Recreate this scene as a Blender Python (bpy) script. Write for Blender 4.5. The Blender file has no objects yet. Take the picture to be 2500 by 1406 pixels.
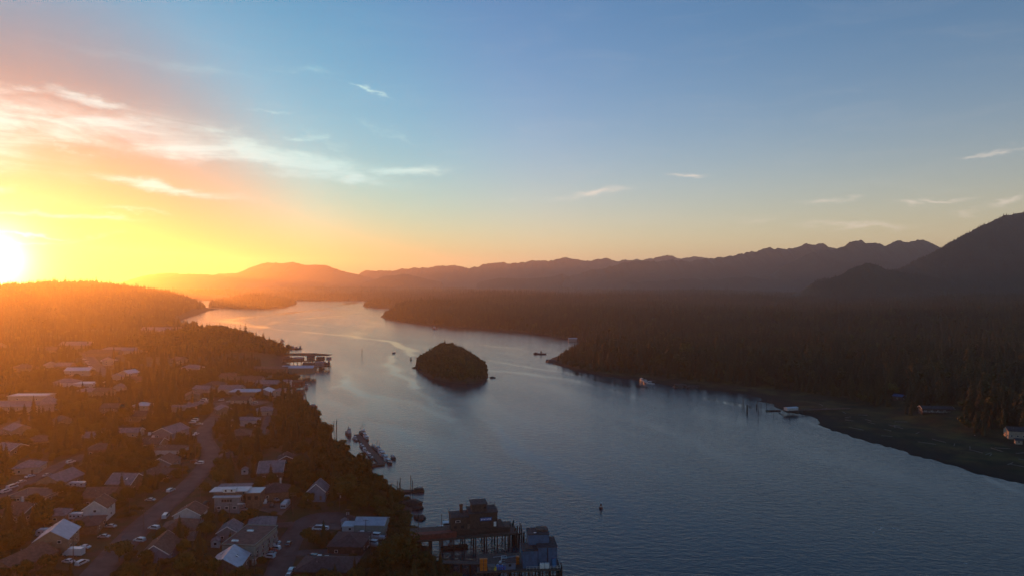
import bpy, bmesh, math, random
import numpy as np
from mathutils import Vector, Matrix

sc = bpy.context.scene
C = sc.collection
R = math.radians
rnd = random.Random(7)

# ------------------------------------------------------------------ camera
F, CX, CY = 1667.0, 1250.0, 703.0          # focal length and centre in photograph pixels
CAMZ, PITCH = 115.0, R(0.69)
cam = bpy.data.cameras.new('Camera'); cam_ob = bpy.data.objects.new('Camera', cam); C.objects.link(cam_ob)
cam.sensor_width = 36.0; cam.lens = 36.0 * F / 2500.0
cam.clip_start = 0.5; cam.clip_end = 60000.0
cam_ob.location = (0, 0, CAMZ); cam_ob.rotation_euler = (R(90) - PITCH, 0, 0)
sc.camera = cam_ob

# ------------------------------------------------------------------ sky, sun, exposure
SUN_AZ, SUN_EL = R(-37.2), R(1.3)           # sun low beyond the hill on the left
SUN_DIR = Vector((math.sin(SUN_AZ) * math.cos(SUN_EL), math.cos(SUN_AZ) * math.cos(SUN_EL), math.sin(SUN_EL)))
SUN_STRENGTH, SKY_STRENGTH, EXPOSURE = 2.7, 0.15, 1.5
HAZE_DENSITY, HAZE_G = 9.0e-5, 0.75
sun = bpy.data.lights.new('Sun', 'SUN'); sun_ob = bpy.data.objects.new('Sun', sun); C.objects.link(sun_ob)
sun.energy = SUN_STRENGTH; sun.angle = R(0.55); sun.color = (1.0, 0.26, 0.025)
sun_ob.rotation_euler = SUN_DIR.to_track_quat('Z', 'Y').to_euler(); sun_ob.location = (-400, 500, 300)

class NT:
    """tiny helper for node trees"""
    def __init__(s, tree): s.t = tree
    def n(s, typ, **kw):
        nd = s.t.nodes.new(typ)
        for k, v in kw.items(): setattr(nd, k, v)
        return nd
    def link(s, a, b): s.t.links.new(a, b)
    def put(s, sock, v):
        if isinstance(v, bpy.types.NodeSocket): s.link(v, sock)
        elif v is not None: sock.default_value = v
    def m(s, op, a, b=None, c=None, clamp=False):
        nd = s.n('ShaderNodeMath', operation=op, use_clamp=clamp)
        for i, v in enumerate((a, b, c)):
            if v is not None: s.put(nd.inputs[i], v)
        return nd.outputs[0]
    def vm(s, op, a, b=None):
        nd = s.n('ShaderNodeVectorMath', operation=op)
        s.put(nd.inputs[0], a)
        if b is not None: s.put(nd.inputs[1], b)
        return nd.outputs['Value'] if op in ('DOT_PRODUCT', 'LENGTH', 'DISTANCE') else nd.outputs['Vector']
    def xyz(s, x, y, z):
        nd = s.n('ShaderNodeCombineXYZ')
        for i, v in enumerate((x, y, z)): s.put(nd.inputs[i], v)
        return nd.outputs[0]
    def noise(s, vec, scale, detail=3.0, rough=0.5, dist=0.0):
        nd = s.n('ShaderNodeTexNoise'); s.put(nd.inputs['Vector'], vec)
        nd.inputs['Scale'].default_value = scale; nd.inputs['Detail'].default_value = detail
        nd.inputs['Roughness'].default_value = rough; nd.inputs['Distortion'].default_value = dist
        return nd.outputs['Fac']
    def sstep(s, v, lo, hi, a=0.0, b=1.0):
        nd = s.n('ShaderNodeMapRange', interpolation_type='SMOOTHSTEP')
        s.put(nd.inputs[0], v)
        for i, q in enumerate((lo, hi, a, b)): nd.inputs[i + 1].default_value = q
        return nd.outputs[0]
    def mix(s, f, a, b, blend='MIX'):
        nd = s.n('ShaderNodeMix', data_type='RGBA', blend_type=blend)
        s.put(nd.inputs[0], f); s.put(nd.inputs[6], a); s.put(nd.inputs[7], b)
        return nd.outputs[2]

world = bpy.data.worlds.new('World'); sc.world = world; world.use_nodes = True
W = NT(world.node_tree); bgn = world.node_tree.nodes['Background']
sky = W.n('ShaderNodeTexSky', sky_type='NISHITA', sun_disc=False)
sky.sun_elevation = SUN_EL; sky.sun_rotation = SUN_AZ
sky.altitude = 100; sky.air_density = 1.0; sky.dust_density = 0.05; sky.ozone_density = 2.8
dirv = W.n('ShaderNodeTexCoord').outputs['Generated']
sep = W.n('ShaderNodeSeparateXYZ'); W.link(dirv, sep.inputs[0])
dx, dy, dz = sep.outputs
az = W.m('ARCTAN2', dx, dy)                       # radians, 0 = straight ahead, negative = left
el = W.m('ARCSINE', dz)
warp = W.n('ShaderNodeTexNoise'); W.link(W.xyz(W.m('MULTIPLY', az, 5.0), W.m('MULTIPLY', el, 12.0), 1.7), warp.inputs['Vector']); warp.inputs['Scale'].default_value = 2.6; warp.inputs['Detail'].default_value = 5.0; warp.inputs['Roughness'].default_value = .6
wsep = W.n('ShaderNodeSeparateColor'); W.link(warp.outputs['Color'], wsep.inputs[0])
waz = W.m('ADD', az, W.m('MULTIPLY', W.m('SUBTRACT', wsep.outputs[0], .5), .16)); wel = W.m('ADD', el, W.m('MULTIPLY', W.m('SUBTRACT', wsep.outputs[1], .5), .040))
def azel(px, py):
    a = math.atan((px - 1250) / F); return a, math.atan((683 - py) / F * math.cos(a))
# fibrous cirrus texture: long streaks, warped; lives on the sky's own angles so it carries on all round
cvec = W.xyz(W.m('MULTIPLY', az, 3.0), W.m('MULTIPLY', el, 17.0), 0.0)
fib = W.noise(cvec, 2.2, 7.0, 0.62, 0.8)
cvec2 = W.xyz(W.m('MULTIPLY', az, 9.0), W.m('MULTIPLY', el, 40.0), 3.3)
fine = W.noise(cvec2, 2.5, 6.0, 0.65, 1.2)
cloud = None
# (px, py, half length px, half thickness px, tilt px per px, strength)
for (px, py, L, T, k, st) in [
    (60, 290, 360, 40, 0.10, .95), (215, 244, 120, 17, 0.06, .95), (330, 322, 360, 36, 0.14, .98), (640, 375, 320, 34, 0.17, .95), (520, 350, 420, 60, 0.16, .5),
    (-120, 330, 330, 70, 0.06, .9), (770, 415, 175, 26, 0.13, .9), (860, 440, 95, 12, 0.06, .95), (1010, 420, 90, 11, -0.06, .95),
    (395, 455, 175, 14, 0.13, .8), (470, 472, 85, 7, 0.10, .7), (120, 524, 190, 6, 0.01, .95), (340, 518, 110, 5, 0.02, .6),
    (765, 335, 40, 9, -0.12, .75), (820, 350, 75, 9, 0.38, .5), (650, 277, 55, 6, -0.03, .6), (875, 215, 32, 8, 0.45, .6),
    (740, 178, 75, 9, 0.05, .4), (980, 325, 75, 8, 0.5, .4), (160, 360, 50, 8, 0.42, .6), (-60, 450, 130, 14, 0.03, .6),
    (1470, 472, 95, 10, -0.09, .7), (1690, 427, 55, 5, 0.02, .6), (1253, 484, 20, 3, 0.0, .5), (2020, 488, 85, 8, -0.03, .7),
    (2230, 497, 60, 8, 0.05, .6), (2320, 487, 60, 7, 0.06, .55), (2470, 497, 75, 8, -0.13, .7), (2360, 519, 50, 7, -0.1, .5),
    (2430, 371, 75, 7, -0.07, .45), (2110, 553, 115, 8, 0.05, .5), (1870, 533, 60, 5, 0.03, .3), (1930, 520, 200, 8, 0.03, .22),
    (200, 583, 70, 7, -0.28, .5), (60, 575, 120, 4, 0.03, .9), (40, 594, 110, 4, 0.03, .8), (430, 160, 330, 16, 0.04, .28),
    (-500, 420, 300, 40, 0.02, .7), (-900, 350, 400, 50, 0.03, .7), (3300, 430, 300, 30, 0.02, .5)]:
    a0, e0 = azel(px, py); sx = L / F * math.cos(a0) ** 2; sy = T / F * math.cos(a0)
    kk = -k / math.cos(a0)
    da = W.m('SUBTRACT', waz, a0)
    dv = W.m('SUBTRACT', W.m('SUBTRACT', wel, e0), W.m('MULTIPLY', da, kk))
    g = W.m('ADD', W.m('POWER', W.m('DIVIDE', da, sx), 2.0), W.m('POWER', W.m('DIVIDE', dv, sy), 2.0))
    g = W.m('MULTIPLY', W.m('EXPONENT', W.m('MULTIPLY', g, -1.0)), st)
    cloud = g if cloud is None else W.m('MAXIMUM', cloud, g)
tex = W.m('MULTIPLY', W.sstep(fib, 0.28, 0.72), W.sstep(fine, 0.15, 0.75, 0.45, 1.0))
cmask = W.m('MULTIPLY', W.sstep(W.m('ADD', W.m('MULTIPLY', cloud, 0.75), W.m('MULTIPLY', W.m('SUBTRACT', tex, 0.45), W.m('MULTIPLY', cloud, 0.9))), 0.02, 0.85), 0.92)
veil = W.m('MULTIPLY', W.sstep(fib, 0.45, 0.85), W.m('MULTIPLY', W.sstep(el, -0.02, 0.12), W.sstep(el, 0.20, 0.65, 1.0, 0.0)))
cmask = W.m('ADD', cmask, W.m('MULTIPLY', veil, 0.06), clamp=True)
sund = W.vm('DOT_PRODUCT', dirv, tuple(SUN_DIR))
near = W.sstep(sund, 0.70, 0.95)
ccol = W.mix(near, (2.5, 2.1, 1.75, 1), (1.0, 2.1, 2.15, 1))
skyc = W.mix(1.0, sky.outputs[0], W.xyz(W.sstep(sund, 0.74, 0.95, 0.70, 0.20), W.sstep(sund, 0.74, 0.95, 0.98, 1.10), W.sstep(sund, 0.74, 0.95, 1.08, 1.04)), 'MULTIPLY')   # the sun's red comes from the haze, so the sky behind it stays clear blue
dim = W.sstep(sund, 0.925, 0.992, 1.0, 0.38)                 # the haze in front of it carries most of the sun's glow
skyc = W.mix(1.0, skyc, W.xyz(dim, dim, dim), 'MULTIPLY')
band = W.m('MULTIPLY', W.m('EXPONENT', W.m('MULTIPLY', W.m('MAXIMUM', el, 0.0), -1.0 / R(6.3))), 0.74)
sidef = W.sstep(sund, 0.75, 1.0)
skyc = W.mix(band, skyc, W.mix(sidef, (3.0, 2.05, 1.3, 1), (1.6, 0.95, 0.5, 1)))     # thin warm veil of horizon cloud, all round
skyc = W.mix(cmask, skyc, ccol)
# aureole: the sun's own glare in the thin cloud around it
ang = W.m('ARCCOSINE', W.m('MINIMUM', sund, 1.0))
core = W.m('ADD', W.m('MULTIPLY', W.m('EXPONENT', W.m('MULTIPLY', ang, -1.0 / R(0.8))), 70.0), W.m('MULTIPLY', W.m('EXPONENT', W.m('MULTIPLY', ang, -1.0 / R(2.2))), 3.0))
skyc = W.mix(1.0, skyc, W.mix(1.0, (1.0, 0.72, 0.30, 1), W.xyz(core, core, core), 'MULTIPLY'), 'ADD')
W.link(skyc, bgn.inputs[0]); bgn.inputs[1].default_value = SKY_STRENGTH
world.cycles.sampling_method = 'MANUAL'; world.cycles.sample_map_resolution = 1024

sc.view_settings.view_transform = 'Standard'; sc.view_settings.look = 'None'
sc.view_settings.exposure = EXPOSURE; sc.view_settings.gamma = 1.0
sc.cycles.use_denoising = True
sc.cycles.max_bounces = 5; sc.cycles.diffuse_bounces = 2; sc.cycles.glossy_bounces = 3
sc.cycles.transmission_bounces = 2; sc.cycles.transparent_max_bounces = 4; sc.cycles.volume_bounces = 0
sc.cycles.sample_clamp_indirect = 6.0; sc.cycles.caustics_reflective = False; sc.cycles.caustics_refractive = False

# ------------------------------------------------------------------ pixel to place
def ray(px, py):
    u, v = (px - CX) / F, -(py - CY) / F
    return np.array([u, math.cos(PITCH) + v * math.sin(PITCH), -math.sin(PITCH) + v * math.cos(PITCH)])
def on_z(px, py, z=0.0):
    d = ray(px, py); t = (z - CAMZ) / d[2]
    return (d[0] * t, d[1] * t)
def at_y(px, py, y):
    d = ray(px, py); t = y / d[1]; return (d[0] * t, y, CAMZ + d[2] * t)
def ground(px, py, hf=None):
    hf = hf or town_z
    z = 10.0
    for _ in range(14):
        x, y = on_z(px, py, z); z = 0.5 * z + 0.5 * float(hf(x, y))
    return x, y, float(hf(x, y))

# ------------------------------------------------------------------ noise and polygons on numpy arrays
_rs = np.random.RandomState(11); _lat = _rs.rand(256, 256)
def vnoise(x, y):
    xi = np.floor(x).astype(int); yi = np.floor(y).astype(int); fx = x - xi; fy = y - yi
    fx = fx * fx * (3 - 2 * fx); fy = fy * fy * (3 - 2 * fy)
    a = _lat[xi % 256, yi % 256]; b = _lat[(xi + 1) % 256, yi % 256]; c = _lat[xi % 256, (yi + 1) % 256]; d = _lat[(xi + 1) % 256, (yi + 1) % 256]
    return (a * (1 - fx) + b * fx) * (1 - fy) + (c * (1 - fx) + d * fx) * fy
def fbm(x, y, wl, oct=4, rough=0.5, seed=0.0):
    s = 0; amp = 1.0; tot = 0
    for o in range(oct):
        s = s + amp * vnoise(x / wl + 17.3 * o + seed, y / wl + 31.7 * o - seed); tot += amp; amp *= rough; wl *= 0.5
    return s / tot
def sdf(poly, x, y):
    """signed distance to a polygon, positive inside"""
    x = np.asarray(x, float); y = np.asarray(y, float)
    d2 = np.full(x.shape, 1e18); ins = np.zeros(x.shape, bool); n = len(poly)
    for i in range(n):
        ax, ay = poly[i]; bx_, by_ = poly[(i + 1) % n]
        ex, ey = bx_ - ax, by_ - ay
        t = np.clip(((x - ax) * ex + (y - ay) * ey) / (ex * ex + ey * ey + 1e-9), 0, 1)
        d2 = np.minimum(d2, (x - ax - t * ex) ** 2 + (y - ay - t * ey) ** 2)
        c = (ay > y) != (by_ > y)
        if ey != 0: ins ^= c & (x < ex * (y - ay) / ey + ax)
    d = np.sqrt(d2); return np.where(ins, d, -d)
def pline(pts, x, y):
    d2 = np.full(np.shape(x), 1e18)
    for (ax, ay), (bx_, by_) in zip(pts[:-1], pts[1:]):
        ex, ey = bx_ - ax, by_ - ay
        t = np.clip(((x - ax) * ex + (y - ay) * ey) / (ex * ex + ey * ey + 1e-9), 0, 1)
        d2 = np.minimum(d2, (x - ax - t * ex) ** 2 + (y - ay - t * ey) ** 2)
    return np.sqrt(d2)
def smooth(v, a, b):
    t = np.clip((v - a) / (b - a), 0, 1); return t * t * (3 - 2 * t)

# ------------------------------------------------------------------ materials
MATS = {}
def mat(name, col, rough=0.85, var=0.25, scale=1.0, bump=0.0, metal=0.0, rand=0.0, spec=0.3, coat=0.0):
    if name in MATS: return MATS[name]
    m = bpy.data.materials.new(name); m.use_nodes = True; t = NT(m.node_tree); b = m.node_tree.nodes['Principled BSDF']
    co = t.n('ShaderNodeTexCoord').outputs['Object']
    nz = t.noise(co, scale, 5.0, 0.6)
    c = (*col, 1)
    dark = tuple(q * (1 - var) for q in col) + (1,); lite = tuple(min(1, q * (1 + var)) for q in col) + (1,)
    out = t.mix(t.sstep(nz, 0.3, 0.7), dark, lite)
    if rand:
        rv = t.n('ShaderNodeObjectInfo').outputs['Random']
        f = t.m('ADD', t.m('MULTIPLY', rv, rand), 1 - rand / 2)
        out = t.mix(1.0, out, t.xyz(f, f, f), 'MULTIPLY')
    t.link(out, b.inputs['Base Color'])
    b.inputs['Roughness'].default_value = rough; b.inputs['Metallic'].default_value = metal
    b.inputs['Specular IOR Level'].default_value = spec
    if coat: b.inputs['Coat Weight'].default_value = coat
    if bump:
        bp = t.n('ShaderNodeBump'); bp.inputs['Strength'].default_value = bump; bp.inputs['Distance'].default_value = 0.3
        t.link(t.noise(co, scale * 4, 4.0, 0.6), bp.inputs['Height']); t.link(bp.outputs[0], b.inputs['Normal'])
    MATS[name] = m; return m

# ------------------------------------------------------------------ mesh and object helpers
class MB:
    """collects shapes, builds ONE mesh object"""
    def __init__(s): s.v = []; s.f = []; s.mi = []; s.cur = 0
    def add(s, vs, fs):
        o = len(s.v); s.v.extend(vs); s.f.extend([tuple(i + o for i in f) for f in fs]); s.mi.extend([s.cur] * len(fs)); return s
    def box(s, c, d, rz=0.0, taper=1.0, rot=None):
        hx, hy, hz = d[0] / 2, d[1] / 2, d[2] / 2; ca, sa = math.cos(rz), math.sin(rz); vs = []
        for z in (-1, 1):
            k = taper if z > 0 else 1.0
            for x, y in ((-1, -1), (1, -1), (1, 1), (-1, 1)):
                p = (x * hx * k, y * hy * k, z * hz)
                if rot is not None: p = tuple(rot @ Vector(p)); vs.append((c[0] + p[0], c[1] + p[1], c[2] + p[2]))
                else: vs.append((c[0] + p[0] * ca - p[1] * sa, c[1] + p[0] * sa + p[1] * ca, c[2] + p[2]))
        return s.add(vs, [(3, 2, 1, 0), (4, 5, 6, 7), (0, 1, 5, 4), (1, 2, 6, 5), (2, 3, 7, 6), (3, 0, 4, 7)])
    def bar(s, a, b, w, h=None):
        a = Vector(a); b = Vector(b); h = h or w; d = b - a; L = d.length
        if L < 1e-6: return s
        q = d.to_track_quat('Y', 'Z').to_matrix()
        return s.box(tuple((a + b) / 2), (w, L, h), rot=q)
    def cyl(s, a, b, r0, r1=None, n=8):
        a = Vector(a); b = Vector(b); r1 = r0 if r1 is None else r1
        q = (b - a).to_track_quat('Z', 'X').to_matrix(); vs = []
        for p, r in ((a, r0), (b, r1)):
            for i in range(n):
                t = 2 * math.pi * i / n; vs.append(tuple(p + q @ Vector((r * math.cos(t), r * math.sin(t), 0))))
        fs = [(i, (i + 1) % n, n + (i + 1) % n, n + i) for i in range(n)] + [tuple(range(n - 1, -1, -1)), tuple(range(n, 2 * n))]
        return s.add(vs, fs)
    def loft(s, rings, cap=True):
        n = len(rings[0]); vs = [p for r in rings for p in r]; fs = []
        for k in range(len(rings) - 1):
            for i in range(n): fs.append((k * n + i, k * n + (i + 1) % n, (k + 1) * n + (i + 1) % n, (k + 1) * n + i))
        if cap: fs += [tuple(range(n - 1, -1, -1)), tuple(range((len(rings) - 1) * n, len(rings) * n))]
        return s.add(vs, fs)
    def mesh(s, name, mats, smooth_=False):
        me = bpy.data.meshes.new(name); me.from_pydata(s.v, [], s.f)
        for m in (mats if isinstance(mats, (list, tuple)) else [mats]): me.materials.append(m)
        me.polygons.foreach_set('material_index', s.mi)
        if smooth_: me.polygons.foreach_set('use_smooth', [True] * len(s.f))
        me.update(); return me
    def build(s, name, mats, parent=None, loc=(0, 0, 0), rz=0.0, smooth_=False):
        return put(name, s.mesh(name, mats, smooth_), parent, loc, rz)
def put(name, me, parent=None, loc=(0, 0, 0), rz=0.0, scale=None):
    o = bpy.data.objects.new(name, me); C.objects.link(o); o.parent = parent
    o.location = loc; o.rotation_euler = (0, 0, rz)
    if scale is not None: o.scale = scale
    return o
def tag(o, label, cat, group=None):
    o['label'] = label; o['category'] = cat
    if group: o['group'] = group
    return o
def thing(name, loc, rz, label, cat, group=None):
    return tag(put(name, None, None, loc, rz), label, cat, group)
def struct(o): o['kind'] = 'structure'; return o
def stuff(o, label, cat): o['kind'] = 'stuff'; o['label'] = label; o['category'] = cat; return o
def copy_tree(src, loc, rz, scale=None, label=None, group=None):
    r = src.copy(); C.objects.link(r); r.location = loc; r.rotation_euler = (0, 0, rz)
    if scale is not None: r.scale = scale
    if label: r['label'] = label
    if group: r['group'] = group
    for ch in list(src.children):
        c = ch.copy(); C.objects.link(c); c.parent = r
        for g in list(ch.children):
            d = g.copy(); C.objects.link(d); d.parent = c
    return r

# ------------------------------------------------------------------ the land: shorelines (from photograph pixels on the water plane)
def W0(*p): return [on_z(a, b, 0.0) for a, b in p]
TOWN = [(20, -300), (10, 60), (-2, 190)] + W0((1150, 1480), (1095, 1400), (1058, 1350), (1022, 1300), (1000, 1262), (985, 1252), (1008, 1236), (1000, 1224), (960, 1217),
    (930, 1200), (905, 1180), (878, 1152), (842, 1126), (815, 1106), (803, 1082), (798, 1060), (780, 1035), (762, 1012), (738, 988), (722, 955),
    (728, 930), (735, 905), (700, 880), (690, 868), (800, 868), (828, 862.5), (760, 861), (690, 861.5), (640, 856), (612, 848), (560, 838), (480, 815), (400, 799), (430, 781), (470, 765)) + [(-1170, 2620), (-1500, 3000), (-4000, 3300), (-4000, -300)]
MAIN = [(330, 150)] + W0((2680, 1245), (2500, 1180), (2410, 1156), (2300, 1122), (2150, 1082), (2030, 1048), (1980, 1022), (1925, 996), (1870, 977), (1830, 964), (1760, 956), (1690, 949), (1640, 941),
    (1560, 927), (1480, 918), (1400, 905), (1352, 888), (1343, 878)) + [(75, 1060), (120, 1150), (150, 1240)] + W0((1345, 822), (1300, 815), (1200, 804), (1100, 798), (1000, 789), (935, 778), (928, 770)) + \
    [(-380, 2350), (-330, 2600)] + W0((1010, 752), (890, 750.5), (884, 745), (900, 739), (890, 733.5), (735, 733.5), (600, 734)) + [(-2600, 3850), (-4000, 3700), (-4000, 10400), (9400, 10400), (9400, 150)]
ISLE = W0((1014, 893), (1022, 905), (1050, 922), (1090, 932), (1140, 937), (1178, 934), (1191, 922), (1190, 900), (1160, 880), (1100, 868), (1040, 872), (1016, 884))
LONG = W0((505, 749), (560, 752), (640, 753), (700, 749), (728, 741), (715, 737), (620, 735.5), (520, 740))

def gauss(x, y, cx, cy, sx, sy=None): return np.exp(-((x - cx) / sx) ** 2 - ((y - cy) / (sy or sx)) ** 2)
def town_h(x, y):
    x = np.asarray(x, float); y = np.asarray(y, float)
    d = sdf(TOWN, x, y) + (fbm(x, y, 22, 3) - 0.5) * 5
    low = np.maximum(gauss(x, y, -70, 280, 60, 45), gauss(x, y, -270, 900, 110, 140))       # wharf yards lie lower than the streets
    low = np.clip(np.maximum(low, gauss(x, y, -310, 1062, 70, 22)) * 1.6, 0, 1)
    top = 12.5 * (1 - low) + 4.2 * low
    z = np.where(d > 0, top * smooth(d, -1, 14 + 30 * low), np.maximum(-4.0, d * 0.5))
    inl = smooth(d, 20, 260)
    z = z + inl * (3.0 * (fbm(x, y, 220, 3) - 0.4)) 
    z = z + smooth(d, 5, 60) * 17 * gauss(x, y, -470, 1075, 88, 100)
    z = z + smooth(d, 0, 90) * (58 * gauss(x, y, -1480, 2280, 270, 560) + 34 * gauss(x, y, -1960, 2200, 560, 620) + 30 * gauss(x, y, -1150, 2150, 210, 330) + 8 * fbm(x, y, 160, 3))* smooth(y, 1250, 1900)
    return z
_gx, _gy = np.arange(-1900, 80, 4.0), np.arange(150, 1700, 4.0); _GX, _GY = np.meshgrid(_gx, _gy); _GZ = town_h(_GX.ravel(), _GY.ravel()).reshape(_GX.shape)
def town_z(x, y):
    i = min(max((x + 1900) / 4.0, 0), len(_gx) - 1.01); j = min(max((y - 150) / 4.0, 0), len(_gy) - 1.01); a, b = int(i), int(j); u, v = i - a, j - b
    return (_GZ[b, a] * (1 - u) + _GZ[b, a + 1] * u) * (1 - v) + (_GZ[b + 1, a] * (1 - u) + _GZ[b + 1, a + 1] * u) * v
def main_h(x, y):
    x = np.asarray(x, float); y = np.asarray(y, float)
    d = sdf(MAIN, x, y) + (fbm(x, y, 40, 3) - 0.5) * 14 * smooth(y, 100, 900) + ((fbm(x * .6 + y * .5, y * .35 - x * .3, 34, 4, .6, 9.0) - 0.5) * 46) * smooth(y, 760, 560)
    flat = smooth(y, 900, 560)                                                            # tidal meadow on the near shore
    dd = d - 70 * flat
    z = np.where(d > 0, 0.25 + 1.3 * smooth(d, 0, 30), np.maximum(-4.0, d * 0.25))
    z = z + (fbm(x * .7 + y * .7, y * .35 - x * .35, 13, 4, .6, 5.5) - .52) * 2.2 * smooth(y, 800, 600) * smooth(d, -22, -4) * smooth(dd, 20, -10)
    z = z + np.where(dd > 0, 9 * smooth(dd, 0, 70) + 7 * smooth(dd, 60, 400), 0)
    hills = 62 * (fbm(x, y, 520, 4, 0.5, 3.1) - 0.45) * smooth(dd, 40, 400)
    hills = hills + 26 * gauss(x, y, 60, 2550, 300, 260) + 20 * gauss(x, y, -300, 2220, 160, 130) * smooth(dd, 5, 90) + 14 * gauss(x, y, 700, 2900, 500, 400) + 16 * gauss(x, y, 1500, 2000, 500, 300)
    z = z + np.where(dd > 0, hills, 0) * smooth(y, 9500, 6000)
    return z
def main_z(x, y): return float(main_h(np.array([x]), np.array([y]))[0])
def isle_h(x, y):
    d = sdf(ISLE, x, y); return np.where(d > 0, 5 * smooth(d, 0, 5) + 13 * smooth(d, 4, 42), np.maximum(-4.0, d * 0.7))
def long_h(x, y):
    d = sdf(LONG, x, y); return np.where(d > 0, 4 * smooth(d, 0, 25) + 26 * smooth(d, 20, 190), np.maximum(-4.0, d * 0.3))

def spaced(lo, hi, dense_lo, dense_hi, step, grow):
    a = list(np.arange(dense_lo, dense_hi, step)); s = step; v = a[-1]
    while v < hi: s *= grow; v += s; a.append(min(v, hi))
    s = step; v = dense_lo
    while v > lo: s *= grow; v -= s; a.insert(0, max(v, lo))
    return np.array(a)
def field(name, hf, xs, ys, m, cut=-3.5):
    X, Y = np.meshgrid(xs, ys); Z = hf(X.ravel(), Y.ravel()).reshape(X.shape)
    nx, ny = len(xs), len(ys)
    i = np.arange(nx * ny).reshape(ny, nx)
    q = np.stack([i[:-1, :-1], i[:-1, 1:], i[1:, 1:], i[1:, :-1]], -1).reshape(-1, 4)
    zq = Z.ravel()[q]; q = q[zq.max(1) > cut]
    used = np.unique(q); remap = np.full(nx * ny, -1); remap[used] = np.arange(len(used))
    co = np.stack([X.ravel(), Y.ravel(), Z.ravel()], -1)[used]; q = remap[q]
    me = bpy.data.meshes.new(name); me.vertices.add(len(co)); me.vertices.foreach_set('co', co.ravel())
    me.loops.add(q.size); me.loops.foreach_set('vertex_index', q.ravel().astype(np.int32))
    me.polygons.add(len(q)); me.polygons.foreach_set('loop_start', np.arange(0, q.size, 4, dtype=np.int32))
    me.polygons.foreach_set('use_smooth', np.ones(len(q), bool))
    me.update(calc_edges=True); me.validate(); me.materials.append(m)
    return struct(put(name, me))

def ground_mat(name, pal, s1, s2, wet=None):
    m = bpy.data.materials.new(name); m.use_nodes = True; t = NT(m.node_tree); b = m.node_tree.nodes['Principled BSDF']
    g = t.n('ShaderNodeNewGeometry'); co = g.outputs['Position']
    c = t.mix(t.sstep(t.noise(co, s1, 5, .6), .38, .62), (*pal[0], 1), (*pal[1], 1))
    c = t.mix(t.sstep(t.noise(co, s2, 4, .6), .45, .65), c, (*pal[2], 1))
    if wet:
        z = t.n('ShaderNodeSeparateXYZ'); t.link(co, z.inputs[0])
        c = t.mix(t.sstep(t.m('ADD', z.outputs[2], t.m('MULTIPLY', t.noise(co, .08, 3), 1.2)), wet[0], wet[1]), (*pal[3], 1), c)
    t.link(c, b.inputs['Base Color']); b.inputs['Roughness'].default_value = .9; b.inputs['Specular IOR Level'].default_value = .15
    bp = t.n('ShaderNodeBump'); bp.inputs['Strength'].default_value = .6; bp.inputs['Distance'].default_value = .4
    t.link(t.noise(co, .7, 5, .7), bp.inputs['Height']); t.link(bp.outputs[0], b.inputs['Normal'])
    return m
GR_TOWN = ground_mat('town_soil_and_grass', [(.035, .05, .02), (.06, .06, .03), (.075, .055, .04), (.035, .03, .025)], .06, .11, (1.5, 4.5))
GR_MAIN = ground_mat('forest_floor_and_meadow', [(.015, .018, .007), (.085, .066, .018), (.040, .023, .010), (.018, .014, .010)], .03, .05, (1.1, 2.1))
GR_MTN = ground_mat('forested_slope', [(.022, .03, .018), (.035, .042, .024), (.028, .03, .02)], .012, .05)
field('town_ground', town_h, spaced(-4000, 40, -380, 30, 4.0, 1.06), spaced(-250, 3200, 210, 660, 4.0, 1.04), GR_TOWN)
field('mainland_ground', main_h, spaced(-4000, 9300, 20, 430, 4.5, 1.05), spaced(180, 10350, 350, 960, 4.5, 1.035), GR_MAIN)
field('island_ground', isle_h, np.arange(-135, 5, 4.0), np.arange(715, 1000, 5.0), GR_TOWN)
field('long_island_ground', long_h, np.arange(-2300, -700, 20.0), np.arange(2500, 4100, 25.0), GR_MAIN)

# mountain ranges: a ridge profile at a distance, with spurs running down to the plain
def mountain(name, D, prof, depth, jag, seed, n=260, base=10.0):
    pts = [at_y(px, py, D) for px, py in prof]
    px_ = np.array([p[0] for p in pts]); pz = np.array([p[2] for p in pts])
    def h(x, y):
        s = (y - D) / depth
        prof_z = np.interp(x, px_, pz) - base
        wob = (fbm(x, y, depth * .9, 5, .55, seed) - .5)
        edge = smooth(x, px_[0] - 5, px_[0] + (px_[-1] - px_[0]) * .06) * smooth(x, px_[-1] + 5, px_[-1] - (px_[-1] - px_[0]) * .06)
        fall = np.clip(1 - np.abs(s + wob * .55 * smooth(np.abs(s), 0, .35)), 0, 1)
        fall = fall ** 1.25
        r0 = fbm(x, 0 * y + seed * 50, jag[1] * .8, 6, .66, seed); ridge = ((1 - np.abs(2 * r0 - 1) * 1.6) - .55) * jag[0] * .75 * smooth(np.abs(s), .5, .0)
        ridge = ridge + (fbm(x, y, jag[1] * 2.2, 4, .55, seed + 5) - .5) * jag[0] * 1.6 * smooth(np.abs(s), 0, .25)
        return base - 30 + (prof_z + 30 + ridge) * fall * np.maximum(edge, .0)
    xs = np.linspace(px_[0] - 20, px_[-1] + 20, n); ys = np.concatenate([np.linspace(D - depth, D - depth * .15, 50), np.linspace(D - depth * .13, D + depth * .13, 25), np.linspace(D + depth * .15, D + depth, 10)])
    return field(name, h, xs, ys, GR_MTN, -100.0), h
M_BIG, big_h = mountain('mountain', 3000, [(1930, 692), (2010, 684), (2090, 676), (2160, 668), (2200, 655), (2250, 631), (2305, 604), (2360, 574), (2405, 551), (2450, 531), (2500, 519), (2560, 515), (2650, 518), (2760, 535), (2900, 560), (3100, 620), (3300, 670)], 900, (24, 260), 1.0, 420)
M_FRONT, front_h = mountain('foothill', 2650, [(1960, 694), (2010, 686), (2060, 668), (2090, 652), (2115, 643), (2145, 651), (2175, 662), (2230, 672), (2330, 684), (2420, 692)], 280, (14, 130), 2.0, 200)
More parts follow.
